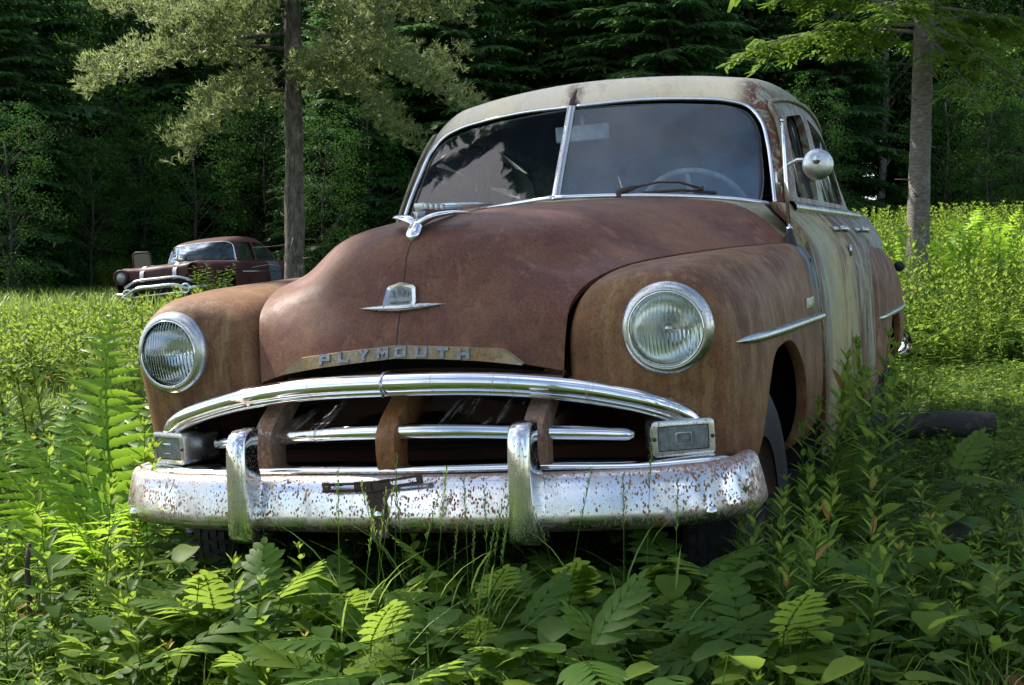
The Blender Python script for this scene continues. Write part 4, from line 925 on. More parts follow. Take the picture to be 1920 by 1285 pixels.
def leafmat(name, dark, mid, light, trans=.45, gloss=.35, rough=.38, red=None, tr_col=None, patch=.0):
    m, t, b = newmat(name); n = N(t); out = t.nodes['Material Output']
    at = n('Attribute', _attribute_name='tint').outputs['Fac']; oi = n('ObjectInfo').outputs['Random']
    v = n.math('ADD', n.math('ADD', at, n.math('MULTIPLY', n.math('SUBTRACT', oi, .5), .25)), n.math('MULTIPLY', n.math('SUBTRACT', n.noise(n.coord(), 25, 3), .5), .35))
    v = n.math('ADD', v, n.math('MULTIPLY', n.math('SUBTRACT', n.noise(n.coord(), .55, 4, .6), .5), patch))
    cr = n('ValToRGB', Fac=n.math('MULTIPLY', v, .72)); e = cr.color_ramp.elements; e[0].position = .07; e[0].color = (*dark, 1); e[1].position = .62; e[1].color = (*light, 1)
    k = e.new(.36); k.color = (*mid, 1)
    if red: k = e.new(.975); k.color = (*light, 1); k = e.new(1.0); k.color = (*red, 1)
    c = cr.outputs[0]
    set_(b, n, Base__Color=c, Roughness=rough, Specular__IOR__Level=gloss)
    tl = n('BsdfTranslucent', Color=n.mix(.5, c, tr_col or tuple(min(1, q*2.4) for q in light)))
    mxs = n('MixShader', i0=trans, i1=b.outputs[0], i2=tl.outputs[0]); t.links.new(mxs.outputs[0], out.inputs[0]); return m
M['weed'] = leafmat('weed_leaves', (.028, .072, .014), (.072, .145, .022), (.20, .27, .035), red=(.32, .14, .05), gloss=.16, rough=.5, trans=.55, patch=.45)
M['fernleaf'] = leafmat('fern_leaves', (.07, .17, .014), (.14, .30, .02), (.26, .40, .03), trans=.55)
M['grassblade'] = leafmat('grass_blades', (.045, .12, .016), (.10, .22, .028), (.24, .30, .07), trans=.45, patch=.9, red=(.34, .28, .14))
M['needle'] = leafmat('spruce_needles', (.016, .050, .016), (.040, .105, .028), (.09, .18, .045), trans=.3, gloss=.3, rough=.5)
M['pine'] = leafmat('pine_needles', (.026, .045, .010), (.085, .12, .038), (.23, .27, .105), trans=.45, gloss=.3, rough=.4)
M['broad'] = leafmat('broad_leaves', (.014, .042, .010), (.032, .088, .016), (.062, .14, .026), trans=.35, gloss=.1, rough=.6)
def barkmat(name, a, b2, sc=12, ring=False, strength=.9):
    m, t, b = newmat(name); n = N(t); co = n.coord(scale=(1, 1, 3.5) if ring else (1, 1, .22)); f = n.noise(co, sc, 7, .75, .5)
    c = n.mix(n.ramp(f, .35, .65), a, b2); c = n.mix(n.ramp(n.noise(n.coord(), 6, 5, .7), .55, .72), c, tuple(q*1.5+.02 for q in b2))
    set_(b, n, Base__Color=c, Roughness=.9, Normal=n.bump(f, strength, .02)); return m
M['bark'] = barkmat('pine_bark', (.030, .024, .018), (.17, .145, .115), 26)
M['bark2'] = barkmat('spruce_bark', (.10, .088, .072), (.24, .215, .18), 16, True)
M['barkdark'] = barkmat('dark_bark', (.03, .025, .02), (.07, .06, .05), 10)
M['birch'] = barkmat('birch_bark', (.16, .15, .13), (.34, .33, .30), 8, True, .3)

# ------------------------------------------------------------------ trees
def trunk_mb(h, r0, r1, lean=(0, 0), n=18, seg=14, wob=.03, z0=-.4, flare=.35):
    pts = []; rs = []
    for i in range(seg+1):
        u = i/seg; pts.append((lean[0]*u*h+wob*math.sin(u*7+lean[0]*9), lean[1]*u*h+wob*math.cos(u*6), z0+(h-z0)*u)); rs.append((r0+(r1-r0)*u)*(1+flare*math.exp(-u*h/.35)))
    b = MB(); b.tube(pts, rs, n); return b
def rough_tube(b, amt, seed=3):
    r = np.random.default_rng(seed); V = np.array(b.v); 
    for k in range(3):
        q = r.normal(size=3)*(10, 10, 5)[0]; ph = r.uniform(0, 6)
        V += amt*np.sin(V @ r.normal(size=3)*14+ph)[:, None]*r.normal(size=3)*[1, 1, 0]
    b.v = [tuple(p) for p in V]; return b
def bough(b, p0, az, L, el0, droop, kind='spruce', dens=1., sz=1., r=.02, t0=.45, rn=None):
    """a limb with foliage: flat drooping sprays (spruce) or brushy tufts (pine); foliage into TB b, returns limb points"""
    rn = rn or rnd; d = rot2(az); Q = lambda u: np.asarray(p0)+d*L*u*math.cos(el0)+np.array([0, 0, L*(math.sin(el0)*u-droop*u*u)]); sd = rot2(az+1.57); limb = [Q(u) for u in np.linspace(0, 1, 6)]
    if kind == 'spruce':
        nt = int(L/(.085*sz)*dens)
        for i in range(nt):
            u = .12+.88*i/nt; wl = .42*L*(1-.62*u)*min(1, u*4)
            for s in (1, -1):
                q = Q(u); tw = sd*s*.85+d*.55; tw /= np.linalg.norm(tw); m = max(2, int(wl/(.085*sz)))
                for j in range(m):
                    v = (j+.5)/m; c = q+tw*wl*v-np.array([0, 0, .22*wl*v*v+rn.uniform(0, .05)]); dd = tw+d*rn.uniform(-.5, .9)+np.array([0, 0, rn.uniform(-.7, .25)])
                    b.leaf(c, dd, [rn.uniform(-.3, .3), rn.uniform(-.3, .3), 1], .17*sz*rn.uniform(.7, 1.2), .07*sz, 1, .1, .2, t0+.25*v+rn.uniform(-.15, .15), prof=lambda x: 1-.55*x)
        b.leaf(Q(.95), d+np.array([0, 0, -.2]), [0, 0, 1], .2*sz, .08*sz, 1, .1, .2, t0+.3, prof=lambda x: 1-.6*x)
    else:
        nt = int(L/.055*dens)
        for i in range(nt):
            u = .18+.82*i/nt; wl = .36*L*(1-.45*u)*rn.uniform(.15, 1)
            s = rn.choice((1, -1)); c = Q(u)+sd*s*wl+d*wl*.4+np.array([0, 0, rn.uniform(-.22, .22)*(1.2-.4*u)*min(1, L/1.6)])
            for k in range(4):
                cc = c+np.array([rn.gauss(0, .045), rn.gauss(0, .045), rn.gauss(0, .04)])
                ax = np.array([rn.gauss(0, .5), rn.gauss(0, .5), rn.uniform(.1, 1.)])+d*.35
                for q in range(6):
                    dd = ax/np.linalg.norm(ax)+np.array([rn.gauss(0, .5), rn.gauss(0, .5), rn.gauss(0, .35)])
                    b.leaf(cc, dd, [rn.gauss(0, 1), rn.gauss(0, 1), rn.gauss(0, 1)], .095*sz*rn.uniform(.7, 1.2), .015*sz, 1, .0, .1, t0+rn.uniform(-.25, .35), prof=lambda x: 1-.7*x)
    return limb
def conifer_meshes(h, rad, z0, whorls, per, sz, seed, r0, kind='spruce', dens=1.):
    rn = random.Random(seed); b = TB(); lb = MB()
    for w_ in range(whorls):
        u = w_/whorls; z = z0+(h-z0)*u**.95
        for k in range(per):
            az = w_*1.1+k*6.283/per+rn.uniform(-.35, .35); L = rad*(1-u)**.8*rn.uniform(.72, 1.12)+.15; limb = bough(b, (0, 0, z+rn.uniform(-.32, .32)), az, L, .15+.5*u, .30 if kind == 'spruce' else .1, kind, dens, sz, rn=rn, t0=.38+.12*u)
            if w_ < whorls*.6: lb.tube(limb[:4], [r0*.22*(1-u*.6), r0*.16, r0*.1, r0*.05], 4)
    tb = trunk_mb(h, r0, r0*.08, n=10, seg=8); tb.add(lb.v, lb.f)
    return b.get(), tb
def broadleaf_meshes(h, rad, z0, nclump, per, sz, seed, r0):
    rn = random.Random(seed); b = TB(); tb = trunk_mb(h*.8, r0, r0*.3, n=8, seg=8, wob=.12)
    for i in range(nclump):
        u = rn.random(); z = z0+(h-z0)*u; rr = rad*math.sqrt(max(.05, math.sin(math.pi*(.12+.8*u))))*(.35+.65*math.sqrt(rn.random())); a = rn.uniform(0, 6.283); c = rot2(a)*rr+np.array([0, 0, z]); cs = rn.uniform(.28, .7)*rad/2.4
        if i % 3 == 0: tb.tube([(0, 0, max(z0*.6, z-rr*.8)), tuple(c*[.5, .5, 1]-np.array([0, 0, rr*.25])), tuple(c)], [r0*.3, r0*.15, .01], 4)
        for k in range(per):
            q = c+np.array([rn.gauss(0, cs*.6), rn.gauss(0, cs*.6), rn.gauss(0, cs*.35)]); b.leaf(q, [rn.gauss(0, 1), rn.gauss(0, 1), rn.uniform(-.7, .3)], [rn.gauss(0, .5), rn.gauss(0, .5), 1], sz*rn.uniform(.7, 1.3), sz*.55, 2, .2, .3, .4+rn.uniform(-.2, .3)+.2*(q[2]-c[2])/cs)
    return b.get(), tb
TREES = {}
def tree_proto(key, crown, tb, leafm, barkm): TREES[key] = (proto_mesh('crown', crown, leafm), tb, barkm, [None])
def plant_tree(key, name, x, y, sc, rz, label, group=None, cat='tree'):
    cm, tb, bm_, cache = TREES[key]; z = float(gz(x, y))
    r = empty(name, label, cat, (x, y, z), group); r.rotation_euler.z = rz; r.scale = (sc, sc, sc)
    if cache[0] is None: o = tb.build('trunk', bm_, r); cache[0] = o.data
    else: link('trunk', cache[0], None, r)
    link('crown', cm, None, r); return r
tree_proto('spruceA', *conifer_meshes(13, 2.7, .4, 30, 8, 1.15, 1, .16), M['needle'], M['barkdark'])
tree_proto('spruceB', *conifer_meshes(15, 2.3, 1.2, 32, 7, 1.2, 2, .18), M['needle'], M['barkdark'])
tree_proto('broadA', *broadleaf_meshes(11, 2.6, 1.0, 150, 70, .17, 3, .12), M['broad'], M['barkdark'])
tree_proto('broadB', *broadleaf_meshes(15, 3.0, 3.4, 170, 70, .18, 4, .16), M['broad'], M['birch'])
def fx_(px, y): return (px-960)/2545.8*y
FOREST = []
rf_ = random.Random(5)
front = [(-20,34,'spruceA',.95),(60,36,'spruceA',1.05),(150,41,'broadA',1.1),(235,43,'broadA',.95),(320,42,'spruceB',.9),(400,44,'broadA',1.05),(455,43,'broadA',1.0),(540,45,'broadB',1.),(640,36,'spruceA',.80),(700,39,'spruceA',.95),(775,41,'spruceB',.95),(850,38,'spruceA',1.05),(930,43,'broadA',1.2),(1010,40,'spruceA',1.15),(1090,42,'spruceB',1.1),(1170,39,'spruceA',1.15),(1250,37,'spruceA',1.2),(1320,43,'broadB',1.),(1400,42,'spruceB',1.0),(1480,44,'broadA',1.05),(1560,41,'spruceB',1.),(1650,44,'broadB',.95),(1740,45,'spruceA',.9),(1830,43,'broadB',1.),(1900,42,'broadA',1.0),(1985,43,'spruceB',1.)]
KIND = {'spruceA': ('spruce_tree', 'dark spruce with boughs down to the ground'), 'spruceB': ('spruce_tree', 'tall narrow dark spruce'), 'broadA': ('broadleaf_tree', 'low bushy broadleaf tree'), 'broadB': ('broadleaf_tree', 'tall broadleaf tree on a pale bare trunk')}
POSW = ['at the left edge of the clearing', 'behind the maroon car', 'behind the pine trunk', 'above the near car roof', 'behind the pale trunk at the right']
def where(px): return POSW[0] if px < 200 else POSW[1] if px < 520 else POSW[2] if px < 800 else POSW[3] if px < 1450 else POSW[4]
for px, y, k, sc in front:
    plant_tree(k, KIND[k][0], fx_(px, y), y, sc, rf_.uniform(0, 6), KIND[k][1]+' '+where(px), 'front forest trees '+where(px)+', '+k)
for row, (y0, n0) in enumerate(((50, 26), (58, 26), (68, 28))):
    for i in range(n0):
        y = y0+rf_.uniform(-2.5, 2.5); px = -250+2420*(i+rf_.uniform(-.3, .3))/(n0-1); k = rf_.choice(['spruceB', 'broadB', 'spruceA', 'spruceB'])
        plant_tree(k, KIND[k][0], fx_(px, y), y, rf_.uniform(1.05, 1.35), rf_.uniform(0, 6), KIND[k][1]+' deep in the forest', 'trees deep in the forest, '+k)
for px, y, sc in ((20,30,.42),(175,34,.38),(270,36,.45),(365,35,.5),(500,37,.5),(610,33,.42),(690,35,.5),(1520,33,.4),(1770,37,.45),(1850,35,.4),(1910,36,.5)):
    plant_tree('broadA', 'sapling', fx_(px, y), y, sc, rf_.uniform(0, 6), 'leafy sapling before the forest edge '+where(px), 'saplings before the forest edge '+where(px))
# trees out of the frame: they shade the clearing and stand in the chrome and glass
for x, y, k, sc in ((-33,12,'spruceB',1.),(-34,20,'broadB',1.),(-32,29,'spruceB',1.1),(-30,38,'spruceA',1.2),(-20,-26,'broadB',1.),(-11,-31,'spruceB',.9),(-2,-33,'broadB',1.),(6,-32,'spruceA',.9),(14,-28,'broadB',1.),(22,-20,'broadB',1.1),(28,-4,'spruceB',1.1),(27,14,'broadB',1.1)):
    plant_tree(k, KIND[k][0], x, y, sc, rf_.uniform(0, 6), KIND[k][1]+' round the near side of the clearing', 'trees round the near side of the clearing')

# hero pine, left ------------------------------------------------------
PX, PY = fx_(551, 20), 20.; pz = float(gz(PX, PY)); rn = random.Random(21)
pine = empty('pine_tree', 'pine with a straight dark trunk and silvery olive boughs between the two cars', 'tree', (PX, PY, pz))
tb = trunk_mb(11, .160, .06, (.0035, 0), 28, 60, .012); rough_tube(tb, .008); rough_tube(tb, .007, 77)
cb = TB()
def px2(px, py, y): return ((px-960)/2545.8*y, y, 1.0+(499-py)/2545.8*y)
def bough_to(cb, tb, base, a, b_, y0, y1, kind, droopf, rn, dens=1., sz=1., rr=.03, t0=.5):
    """limb from one pixel height on the trunk to a tip, both at their own depths"""
    A = np.array(px2(*a, y0))-np.array(base); B = np.array(px2(*b_, y1))-np.array(base); D = B-A; L = math.hypot(D[0], D[1]); az = math.atan2(D[1], D[0])
    el = math.atan2(D[2]+droopf*L, L); Lc = L/math.cos(el); limb = bough(cb, A, az, Lc, el, droopf*L/Lc, kind, dens if kind == 'pine' else .01, sz, rn=rn, t0=t0)
    if kind == 'spruce':
        d_ = rot2(az); m_ = int(Lc/.075*dens*.5)
        for i in range(m_):
            u = .25+.75*(i+rn.random())/m_; q = A+d_*Lc*u*math.cos(el)+np.array([0, 0, Lc*(math.sin(el)*u-droopf*L/Lc*u*u)]); l_ = rn.uniform(.25, .62)*(1.15-.7*u); a_ = az+rn.choice((1, -1))*rn.uniform(.3, 1.25)
            tw = bough(cb, q, a_, l_, rn.uniform(-.55, .25), rn.uniform(.1, .5), 'spruce', 1.1, sz, rn=rn, t0=t0+rn.uniform(-.2, .15)); tb.tube(tw[:4], [rr*.16, rr*.12, rr*.09, rr*.05], 4)
    tb.tube([A]+list(limb[1:]), [rr, rr*.8, rr*.62, rr*.45, rr*.3, rr*.12], 6)
base = (PX, PY, pz)
for a, tip, y1, dn in (((550,60),(175,150),19.2,2.2),((552,120),(345,275),19.0,2.4),((552,165),(395,190),20.8,1.8),((552,30),(250,20),21.2,2.0),((550,90),(300,100),20.2,1.8),((545,10),(330,45),18.7,1.8),((555,75),(760,258),19.3,2.3),((557,40),(885,205),19.5,2.0),((557,110),(850,115),21.,1.7),((557,0),(870,20),20.6,2.0),((556,140),(680,150),20.6,1.6),((557,150),(640,95),18.8,1.5),((552,-40),(420,60),18.6,2.),((556,-40),(700,60),18.8,2.)):
    bough_to(cb, tb, base, a, tip, 20., y1, 'pine', .18, rn, dn*1.8, 1.15, .035, .55)
for k in range(34):
    z = 5.0+k*.17; a = k*2.4; L = 3.0*(1-k/40)**.7; bough(cb, (0, 0, z), a, L, .15, .12, 'pine', 1.5, 1.3, rn=rn, t0=.5)
for k in range(26):
    z_ = rn.uniform(.6, 4.6); a_ = rn.uniform(0, 6.28); l_ = rn.uniform(.12, .7); q = np.array([.0035*z_, 0, z_]); d_ = rot2(a_)*math.cos(.1)+np.array([0, 0, rn.uniform(-.3, .3)])
    tb.tube([q+d_*.12, q+d_*(.12+l_*.5)+[0, 0, rn.uniform(-.03, .02)], q+d_*(.12+l_)+[0, 0, rn.uniform(-.12, .05)]], [.012, .007, .003], 5)
tb.build('trunk', M['bark'], pine); link('crown', proto_mesh('crown', cb.get(), M['pine']), None, pine)

# hero spruce, right -----------------------------------------------------
SX, SY = fx_(1716, 13.6), 13.6; sz_ = float(gz(SX, SY)); rn = random.Random(33)
spr = empty('spruce_tree', 'slim spruce with a pale scaly trunk at the right, its lower branches gone', 'tree', (SX, SY, sz_)); base = (SX, SY, sz_)
tb = trunk_mb(10, .132, .030, (.010, 0), 28, 60, .012); rough_tube(tb, .007, 8); rough_tube(tb, .006, 18); cb = TB()
for a, tip, y1, dn in (((1718,45),(1388,95),13.0,2.0),((1718,60),(1560,70),14.6,1.8),((1720,50),(1880,30),14.2,1.7),((1720,40),(1905,160),12.7,1.7),((1718,20),(1450,-10),14.2,1.6),((1722,15),(1960,70),14.5,1.8),((1724,0),(1640,30),12.3,1.5),((1722,55),(1830,190),12.6,1.6),((1722,80),(1800,60),14.8,1.4)):
    bough_to(cb, tb, base, a, tip, 13.6, y1, 'spruce', .20, rn, dn*1.3, .48, .026, .75)
for k in range(60):
    z = 3.9+k*.095; L = 2.3*(1-k/75)**.8; bough(cb, (0, 0, z), k*2.4, L, .1, .25, 'spruce', 1., 1.1, rn=rn, t0=.6)
for k in range(16):
    z_ = rn.uniform(.5, 3.6); a_ = rn.uniform(0, 6.28); l_ = rn.uniform(.06, .3); q = np.array([.010*z_, 0, z_]); d_ = rot2(a_)+np.array([0, 0, rn.uniform(-.4, .3)])
    tb.tube([q+d_*.10, q+d_*(.10+l_)], [.009, .003], 5)
tb.build('trunk', M['bark2'], spr); M['needle2'] = leafmat('spruce_needles_pale', (.034, .075, .014), (.075, .14, .02), (.15, .235, .036), trans=.4)  # lighter, greener needles for the right spruce
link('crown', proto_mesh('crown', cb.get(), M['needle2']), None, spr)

# the shade tree outside the frame to the left
SHX, SHY = -5.6, 9.8; rn = random.Random(40); cb = TB(); tb = trunk_mb(13, .16, .05, n=10, seg=8)
for k in range(80):
    z = 6.0+k*.08; L = (2.1 if z < 7.2 else 1.45)*min(1, .8+k/30)*(1-max(0, k-50)/60); bough(cb, (0, 0, z), k*2.4, L, .12, .15, 'spruce', 1.3 if z < 7.2 else .95, 1.2, rn=rn)
st = empty('spruce_tree', 'tall spruce shading the near car from the left', 'tree', (SHX, SHY, float(gz(SHX, SHY)))); tb.build('trunk', M['barkdark'], st); link('crown', proto_mesh('crown', cb.get(), M['needle']), None, st)

# second tree added out of view, its crown shaped to shade the right foreground
rn = random.Random(41); cb = TB(); tb = trunk_mb(16, .18, .05, n=10, seg=8)
for k in range(60):
    z = 11.45+k*.07; bough(cb, (0, 0, z), k*2.4, 1.15*(1-k/90), .12, .12, 'spruce', 1.2, 1.2, rn=rn)
for k in range(16):
    bough(cb, (0, 0, 10.85+k*.06), math.atan2(-.81, -.58)+rn.uniform(-.4, .4), rn.uniform(.8, 1.05), .12, .1, 'spruce', 1.2, 1.1, rn=rn)
st = empty('spruce_tree', 'unseen bare-trunked spruce added to shade the right foreground', 'tree', (-8.2, 9.2, float(gz(-8.2, 9.2)))); tb.build('trunk', M['barkdark'], st); link('crown', proto_mesh('crown', cb.get(), M['needle']), None, st)
# ------------------------------------------------------------------ vegetation
def in_car(x, y, z, mx_=.98, y0=-.05, y1=5.0):
    P = np.stack([x, y, z, np.ones_like(x)], -1) @ np.array(CAR_I).T; return (np.abs(P[:, 0]) < mx_) & (P[:, 1] > y0) & (P[:, 1] < y1), P
def field(n, y0, y1, px0=-60, px1=1980, power=1., seed=0, xr=None, clump=0.):
    n0 = n; w0 = px1-px0; px0 = px0-260 if px0 < 0 else px0; px1 = px1+300 if px1 > 1900 else px1; n = int(n*(px1-px0)/w0)
    r = np.random.default_rng(seed); y = y0+(y1-y0)*r.random(n)**power
    px = px0+(px1-px0)*r.random(n)
    if power == 1.:                                # even per square metre: keep in proportion to the strip's width
        keep = r.random(n) < y/y1; y, px = y[keep], px[keep]
    x = (px-960)/2545.8*y
    if xr: k = (x > xr[0]) & (x < xr[1]); x, y = x[k], y[k]
    if clump: k = (np.sin(x*1.7+seed)+np.sin(y*1.3+x*.8+seed*2)+r.normal(0, .7, len(x))) > clump; x, y = x[k], y[k]
    return x, y
def items(protos, x, y, s0, s1, seed, mod=None, tilt=.12, near_car='skip', lim=None):
    r = np.random.default_rng(seed+100); z = gz(x, y); ins, P = in_car(x, y, z); sc = r.uniform(s0, s1, len(x))
    if mod is not None: sc = sc*mod(x, y)
    if near_car == 'skip': k = ~ins
    else: k = np.ones_like(ins); sc = np.where(ins & (P[:, 1] > .9), sc*.5, sc)
    if lim is not None:                            # low plants right before the bumper
        a = (np.abs(P[:, 0]) < 1.0) & (P[:, 1] > -.9) & (P[:, 1] <= 0); sc = np.where(a, np.minimum(sc, lim), sc)
    x, y, z, sc = x[k], y[k], z[k], sc[k]; w_ = r.integers(0, len(protos), len(x)); out = []
    for i, p in enumerate(protos):
        q = w_ == i; m_ = q.sum(); out.append((p, np.stack([x[q], y[q], z[q]], -1), r.uniform(0, 6.283, m_), sc[q], r.normal(0, tilt, (m_, 2))))
    return out
rnd.seed(3)
herbs = [herb(rnd.randint(7, 11), .052, .028, .13) for _ in range(5)]+[herb(10, .04, .03, .09) for _ in range(2)]
tufts = [grass_tuft(12, .26, .005, .05, 4) for _ in range(4)]
tuftsL = [grass_tuft(9, .40, .010, .10, 3) for _ in range(4)]
weeds = [goldenrod(.55, 24) for _ in range(5)]
weedsF = [goldenrod(.8, 20, .12, .026, 2) for _ in range(4)]
smallw = [goldenrod(rnd.uniform(.18, .3), rnd.randint(8, 20), rnd.uniform(.045, .085), rnd.uniform(.009, .026)) for _ in range(9)]
seeds_ = [seed_grass(.5) for _ in range(4)]
clov = [herb(12, .034, .034, .09) for _ in range(3)]+[herb(6, .085, .05, .17) for _ in range(2)]
strip = lambda x, y: np.where((x/y > .27) & (y > 3.6) & (y < 9.5), .42, 1.)
dry = [grass_tuft(8, .10, .004, .12, 3, 1.5) for _ in range(3)]
left_ = lambda x, y: np.where(x < -.32*y, .85, 1.)
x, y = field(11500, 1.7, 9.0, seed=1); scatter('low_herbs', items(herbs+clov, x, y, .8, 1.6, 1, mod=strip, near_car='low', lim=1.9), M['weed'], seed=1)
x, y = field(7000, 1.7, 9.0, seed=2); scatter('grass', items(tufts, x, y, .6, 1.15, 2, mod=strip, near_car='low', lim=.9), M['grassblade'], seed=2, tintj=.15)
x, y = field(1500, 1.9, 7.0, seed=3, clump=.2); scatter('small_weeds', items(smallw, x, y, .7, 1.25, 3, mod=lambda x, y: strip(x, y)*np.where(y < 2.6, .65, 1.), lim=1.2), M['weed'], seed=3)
x, y = field(1500, 1.7, 6.0, seed=4, px1=900); scatter('dry_grass', items(dry, x, y, .8, 1.4, 4), M['grassblade'], seed=4, tintj=.1)
# goldenrod thicket to the right and behind the car
x, y = field(6400, 5.0, 22., px0=1150, px1=2000, seed=6); k = (x > 1.75) & ~((x > 1.9) & (y < 9.0)) ; x, y = x[k], y[k]
k = ~((y > 13.8) & (y < 17.5) & (x/y > .278) & (x/y < .385)); x, y = x[k], y[k]
scatter('goldenrod_thicket', items(weedsF+weeds, x, y, .5, 1.25, 6, mod=lambda x, y: np.where(y < 9.5, .6, 1.)*np.where((x/y > .345) & (y < 10), .6, 1)), M['weed'], seed=6)
x, y = field(2600, 4.5, 14., px0=1500, px1=2000, seed=16); scatter('low_herbs', items(herbs, x, y, 1., 2.2, 16, mod=strip), M['weed'], seed=16)
x, y = field(2200, 22, 36., px0=1000, px1=2000, seed=7); scatter('goldenrod_thicket', items(weedsF, x, y, 1., 1.5, 7), M['weed'], seed=7)
# meadow to the left
x, y = field(14000, 8., 24., px0=-60, px1=900, seed=8); scatter('meadow_grass', items(tuftsL, x, y, .45, 1.05, 8, mod=lambda x, y: .75+.35*np.sin(x*.9+1)*np.sin(y*.7)+.15*np.sin(x*2.3)*np.cos(y*1.9)), M['grassblade'], seed=8)
x, y = field(8000, 24., 40., px0=-60, px1=1100, seed=9); scatter('meadow_grass', items(tuftsL, x, y, 1.0, 1.9, 9), M['grassblade'], seed=9)
x, y = field(5200, 4.5, 20., px0=-60, px1=820, seed=10, clump=.2); scatter('meadow_weeds', items(herbs+smallw, x, y, 1.1, 2.4, 10), M['weed'], seed=10)
x, y = field(2600, 33., 41., px0=-60, px1=1100, seed=11); scatter('forest_edge_weeds', items(weedsF, x, y, .8, 1.4, 11), M['broad'], seed=11)

def P_(px, d): return fx_(px, d), d
def thing_mesh(name, me, px, d, sc, rz, label, cat, group=None, dz=0., parts=None):
    x, y = P_(px, d); o = bpy.data.objects.new(name, me); COL.objects.link(o); o.location = (x, y, float(gz(x, y))+dz); o.scale = (sc,)*3; o.rotation_euler = (rf_.uniform(-.06, .06), rf_.uniform(-.06, .06), rz)
    return tag(o, label, cat, group)
# lobed ferns in the foreground: each one a plant of its own
SF = [proto_mesh('lobed_fern', sensitive_fern(k), M['weed']) for k in (2, 3, 3, 4, 2)]
for a, b_, nn, d0, d1, lb, gr in ((600,1130,26,2.35,3.1,'lobed fern leaf clump under the middle of the bumper', 'lobed ferns before the middle of the bumper'), (1100,1480,23,2.3,3.1,'lobed fern leaf clump under the right end of the bumper', 'lobed ferns before the right end of the bumper'),
                              (1480,1900,14,2.2,4.0,'lobed fern leaf clump in the shade right of the front wheel','lobed ferns right of the front wheel'), (300,480,9,2.85,3.05,'lobed fern leaf clump in the shadow right below the left bumper guard','lobed ferns below the left bumper guard'), (270,700,14,2.78,3.1,'lobed fern leaf clump in the shadow under the left half of the bumper','lobed ferns in the shadow under the bumper'), (60,640,10,2.3,3.4,'sunlit lobed fern leaf clump at the left front','sunlit lobed ferns at the left front')):
    for i in range(nn):
        px, d = a+(b_-a)*(i+rf_.random())/nn, rf_.uniform(d0, d1); thing_mesh('lobed_fern', SF[rf_.randrange(5)], px, d, rf_.uniform(.55, .85), rf_.uniform(0, 6.28), lb, 'fern', gr)
GM = [proto_mesh('goldenrod', goldenrod(.6, 28, .10, .021, 4), M['weed']) for _ in range(4)]
for a, b_, nn, d0, d1, s0, s1, lb, gr in ((1500,1700,26,3.5,5.2,.7,1.05,'goldenrod stalk close to the car side behind the front wheel','goldenrod stalks along the car side'), (1370,1540,12,2.85,3.3,.45,.7,'low goldenrod stalk before the right front wheel','low goldenrod stalks at the front wheel'), (1440,1760,12,2.4,3.4,.45,.75,'goldenrod stalk in front of the right wheel','goldenrod stalks before the right wheel'),
                                    (1700,1940,9,2.4,3.3,.35,.5,'goldenrod stalk at the right edge of the foreground','goldenrod stalks at the right edge'), (70,300,16,3.2,5.0,.6,.95,'goldenrod stalk among the ferns left of the bumper','goldenrod stalks left of the bumper')):
    for i in range(nn):
        px, d = a+(b_-a)*(i+rf_.random())/nn, rf_.uniform(d0, d1); thing_mesh('goldenrod', GM[rf_.randrange(4)], px, d, rf_.uniform(s0, s1), rf_.uniform(0, 6.28), lb, 'plant', gr)
GS = [proto_mesh('grass_stalk', seed_grass(.62), M['grassblade']) for _ in range(4)]
for i in range(22):
    thing_mesh('grass_stalk', GS[i % 4], rf_.uniform(630, 930) if i < 17 else rf_.uniform(1050, 1350), rf_.uniform(2.45, 2.85), rf_.uniform(.62, .9), rf_.uniform(0, 6.28), 'thin seeding grass stalk before the middle of the bumper' if i < 17 else 'thin seeding grass stalk before the right part of the bumper', 'grass', 'grass stalks before the bumper middle' if i < 17 else 'grass stalks before the bumper right')
SM = [proto_mesh('seedling', seedling(.32, 5), M['weed']), proto_mesh('seedling', seedling(.26, 4), M['weed'])]
for i, (px, d, sc) in enumerate(((347,2.75,1.0),(300,2.62,.85),(590,2.6,.7),(1690,2.9,1.),(1745,3.1,.9),(330,4.7,1.9),(395,4.9,1.6),(300,4.9,1.7))):
    thing_mesh('seedling', SM[i % 2], px, d, sc, i*1.3, ('oval leaved seedling with reddish tip, ' + ('standing nearest the left bumper guard','just left of the tallest one','below the left part of the bumper','left of the two at the right foreground','right of the two at the right foreground','behind the left fender, middle one','behind the left fender, right one','behind the left fender, left one')[i]), 'plant')
# tall ferns
TF = [proto_mesh('frond', tall_frond(.95, 26, .15, 12, b_), M['fernleaf']) for b_ in (.28, .42, .7)]
def fern(px, d, fr, label, sc=1., group=None):
    x, y = P_(px, d); r = empty('tall_fern', label, 'fern', (x, y, float(gz(x, y))), group); r.scale = (sc,)*3
    for k, az, ln, tl in fr:
        o = bpy.data.objects.new('frond', TF[k]); COL.objects.link(o); o.parent = r; o.scale = (ln,)*3; o.rotation_euler = (rf_.uniform(-.12, .12), tl, az+rf_.uniform(-.15, .15))
    return r
fern(205, 3.95, [(0, R_(100), .90, .05), (0, R_(75), .78, .22), (1, R_(150), .7, .25), (1, R_(40), .6, .3), (2, R_(-60), .6, .3), (2, R_(210), .6, .35), (1, R_(-110), .55, .4)], 'tall bright fern standing left of the left headlight', 1.18)
fern(115, 4.1, [(0, R_(80), .75, .1), (1, R_(160), .75, .2), (1, R_(120), .65, .2), (2, R_(-120), .6, .3), (2, R_(20), .6, .3), (2, R_(240), .5, .4)], 'leaning bright fern left of the tallest fern', 1.08)
fern(35, 3.3, [(2, R_(170), .55, .5), (2, R_(60), .5, .5), (2, R_(280), .5, .6), (2, R_(0), .5, .5)], 'low arching fern at the left edge', .8)
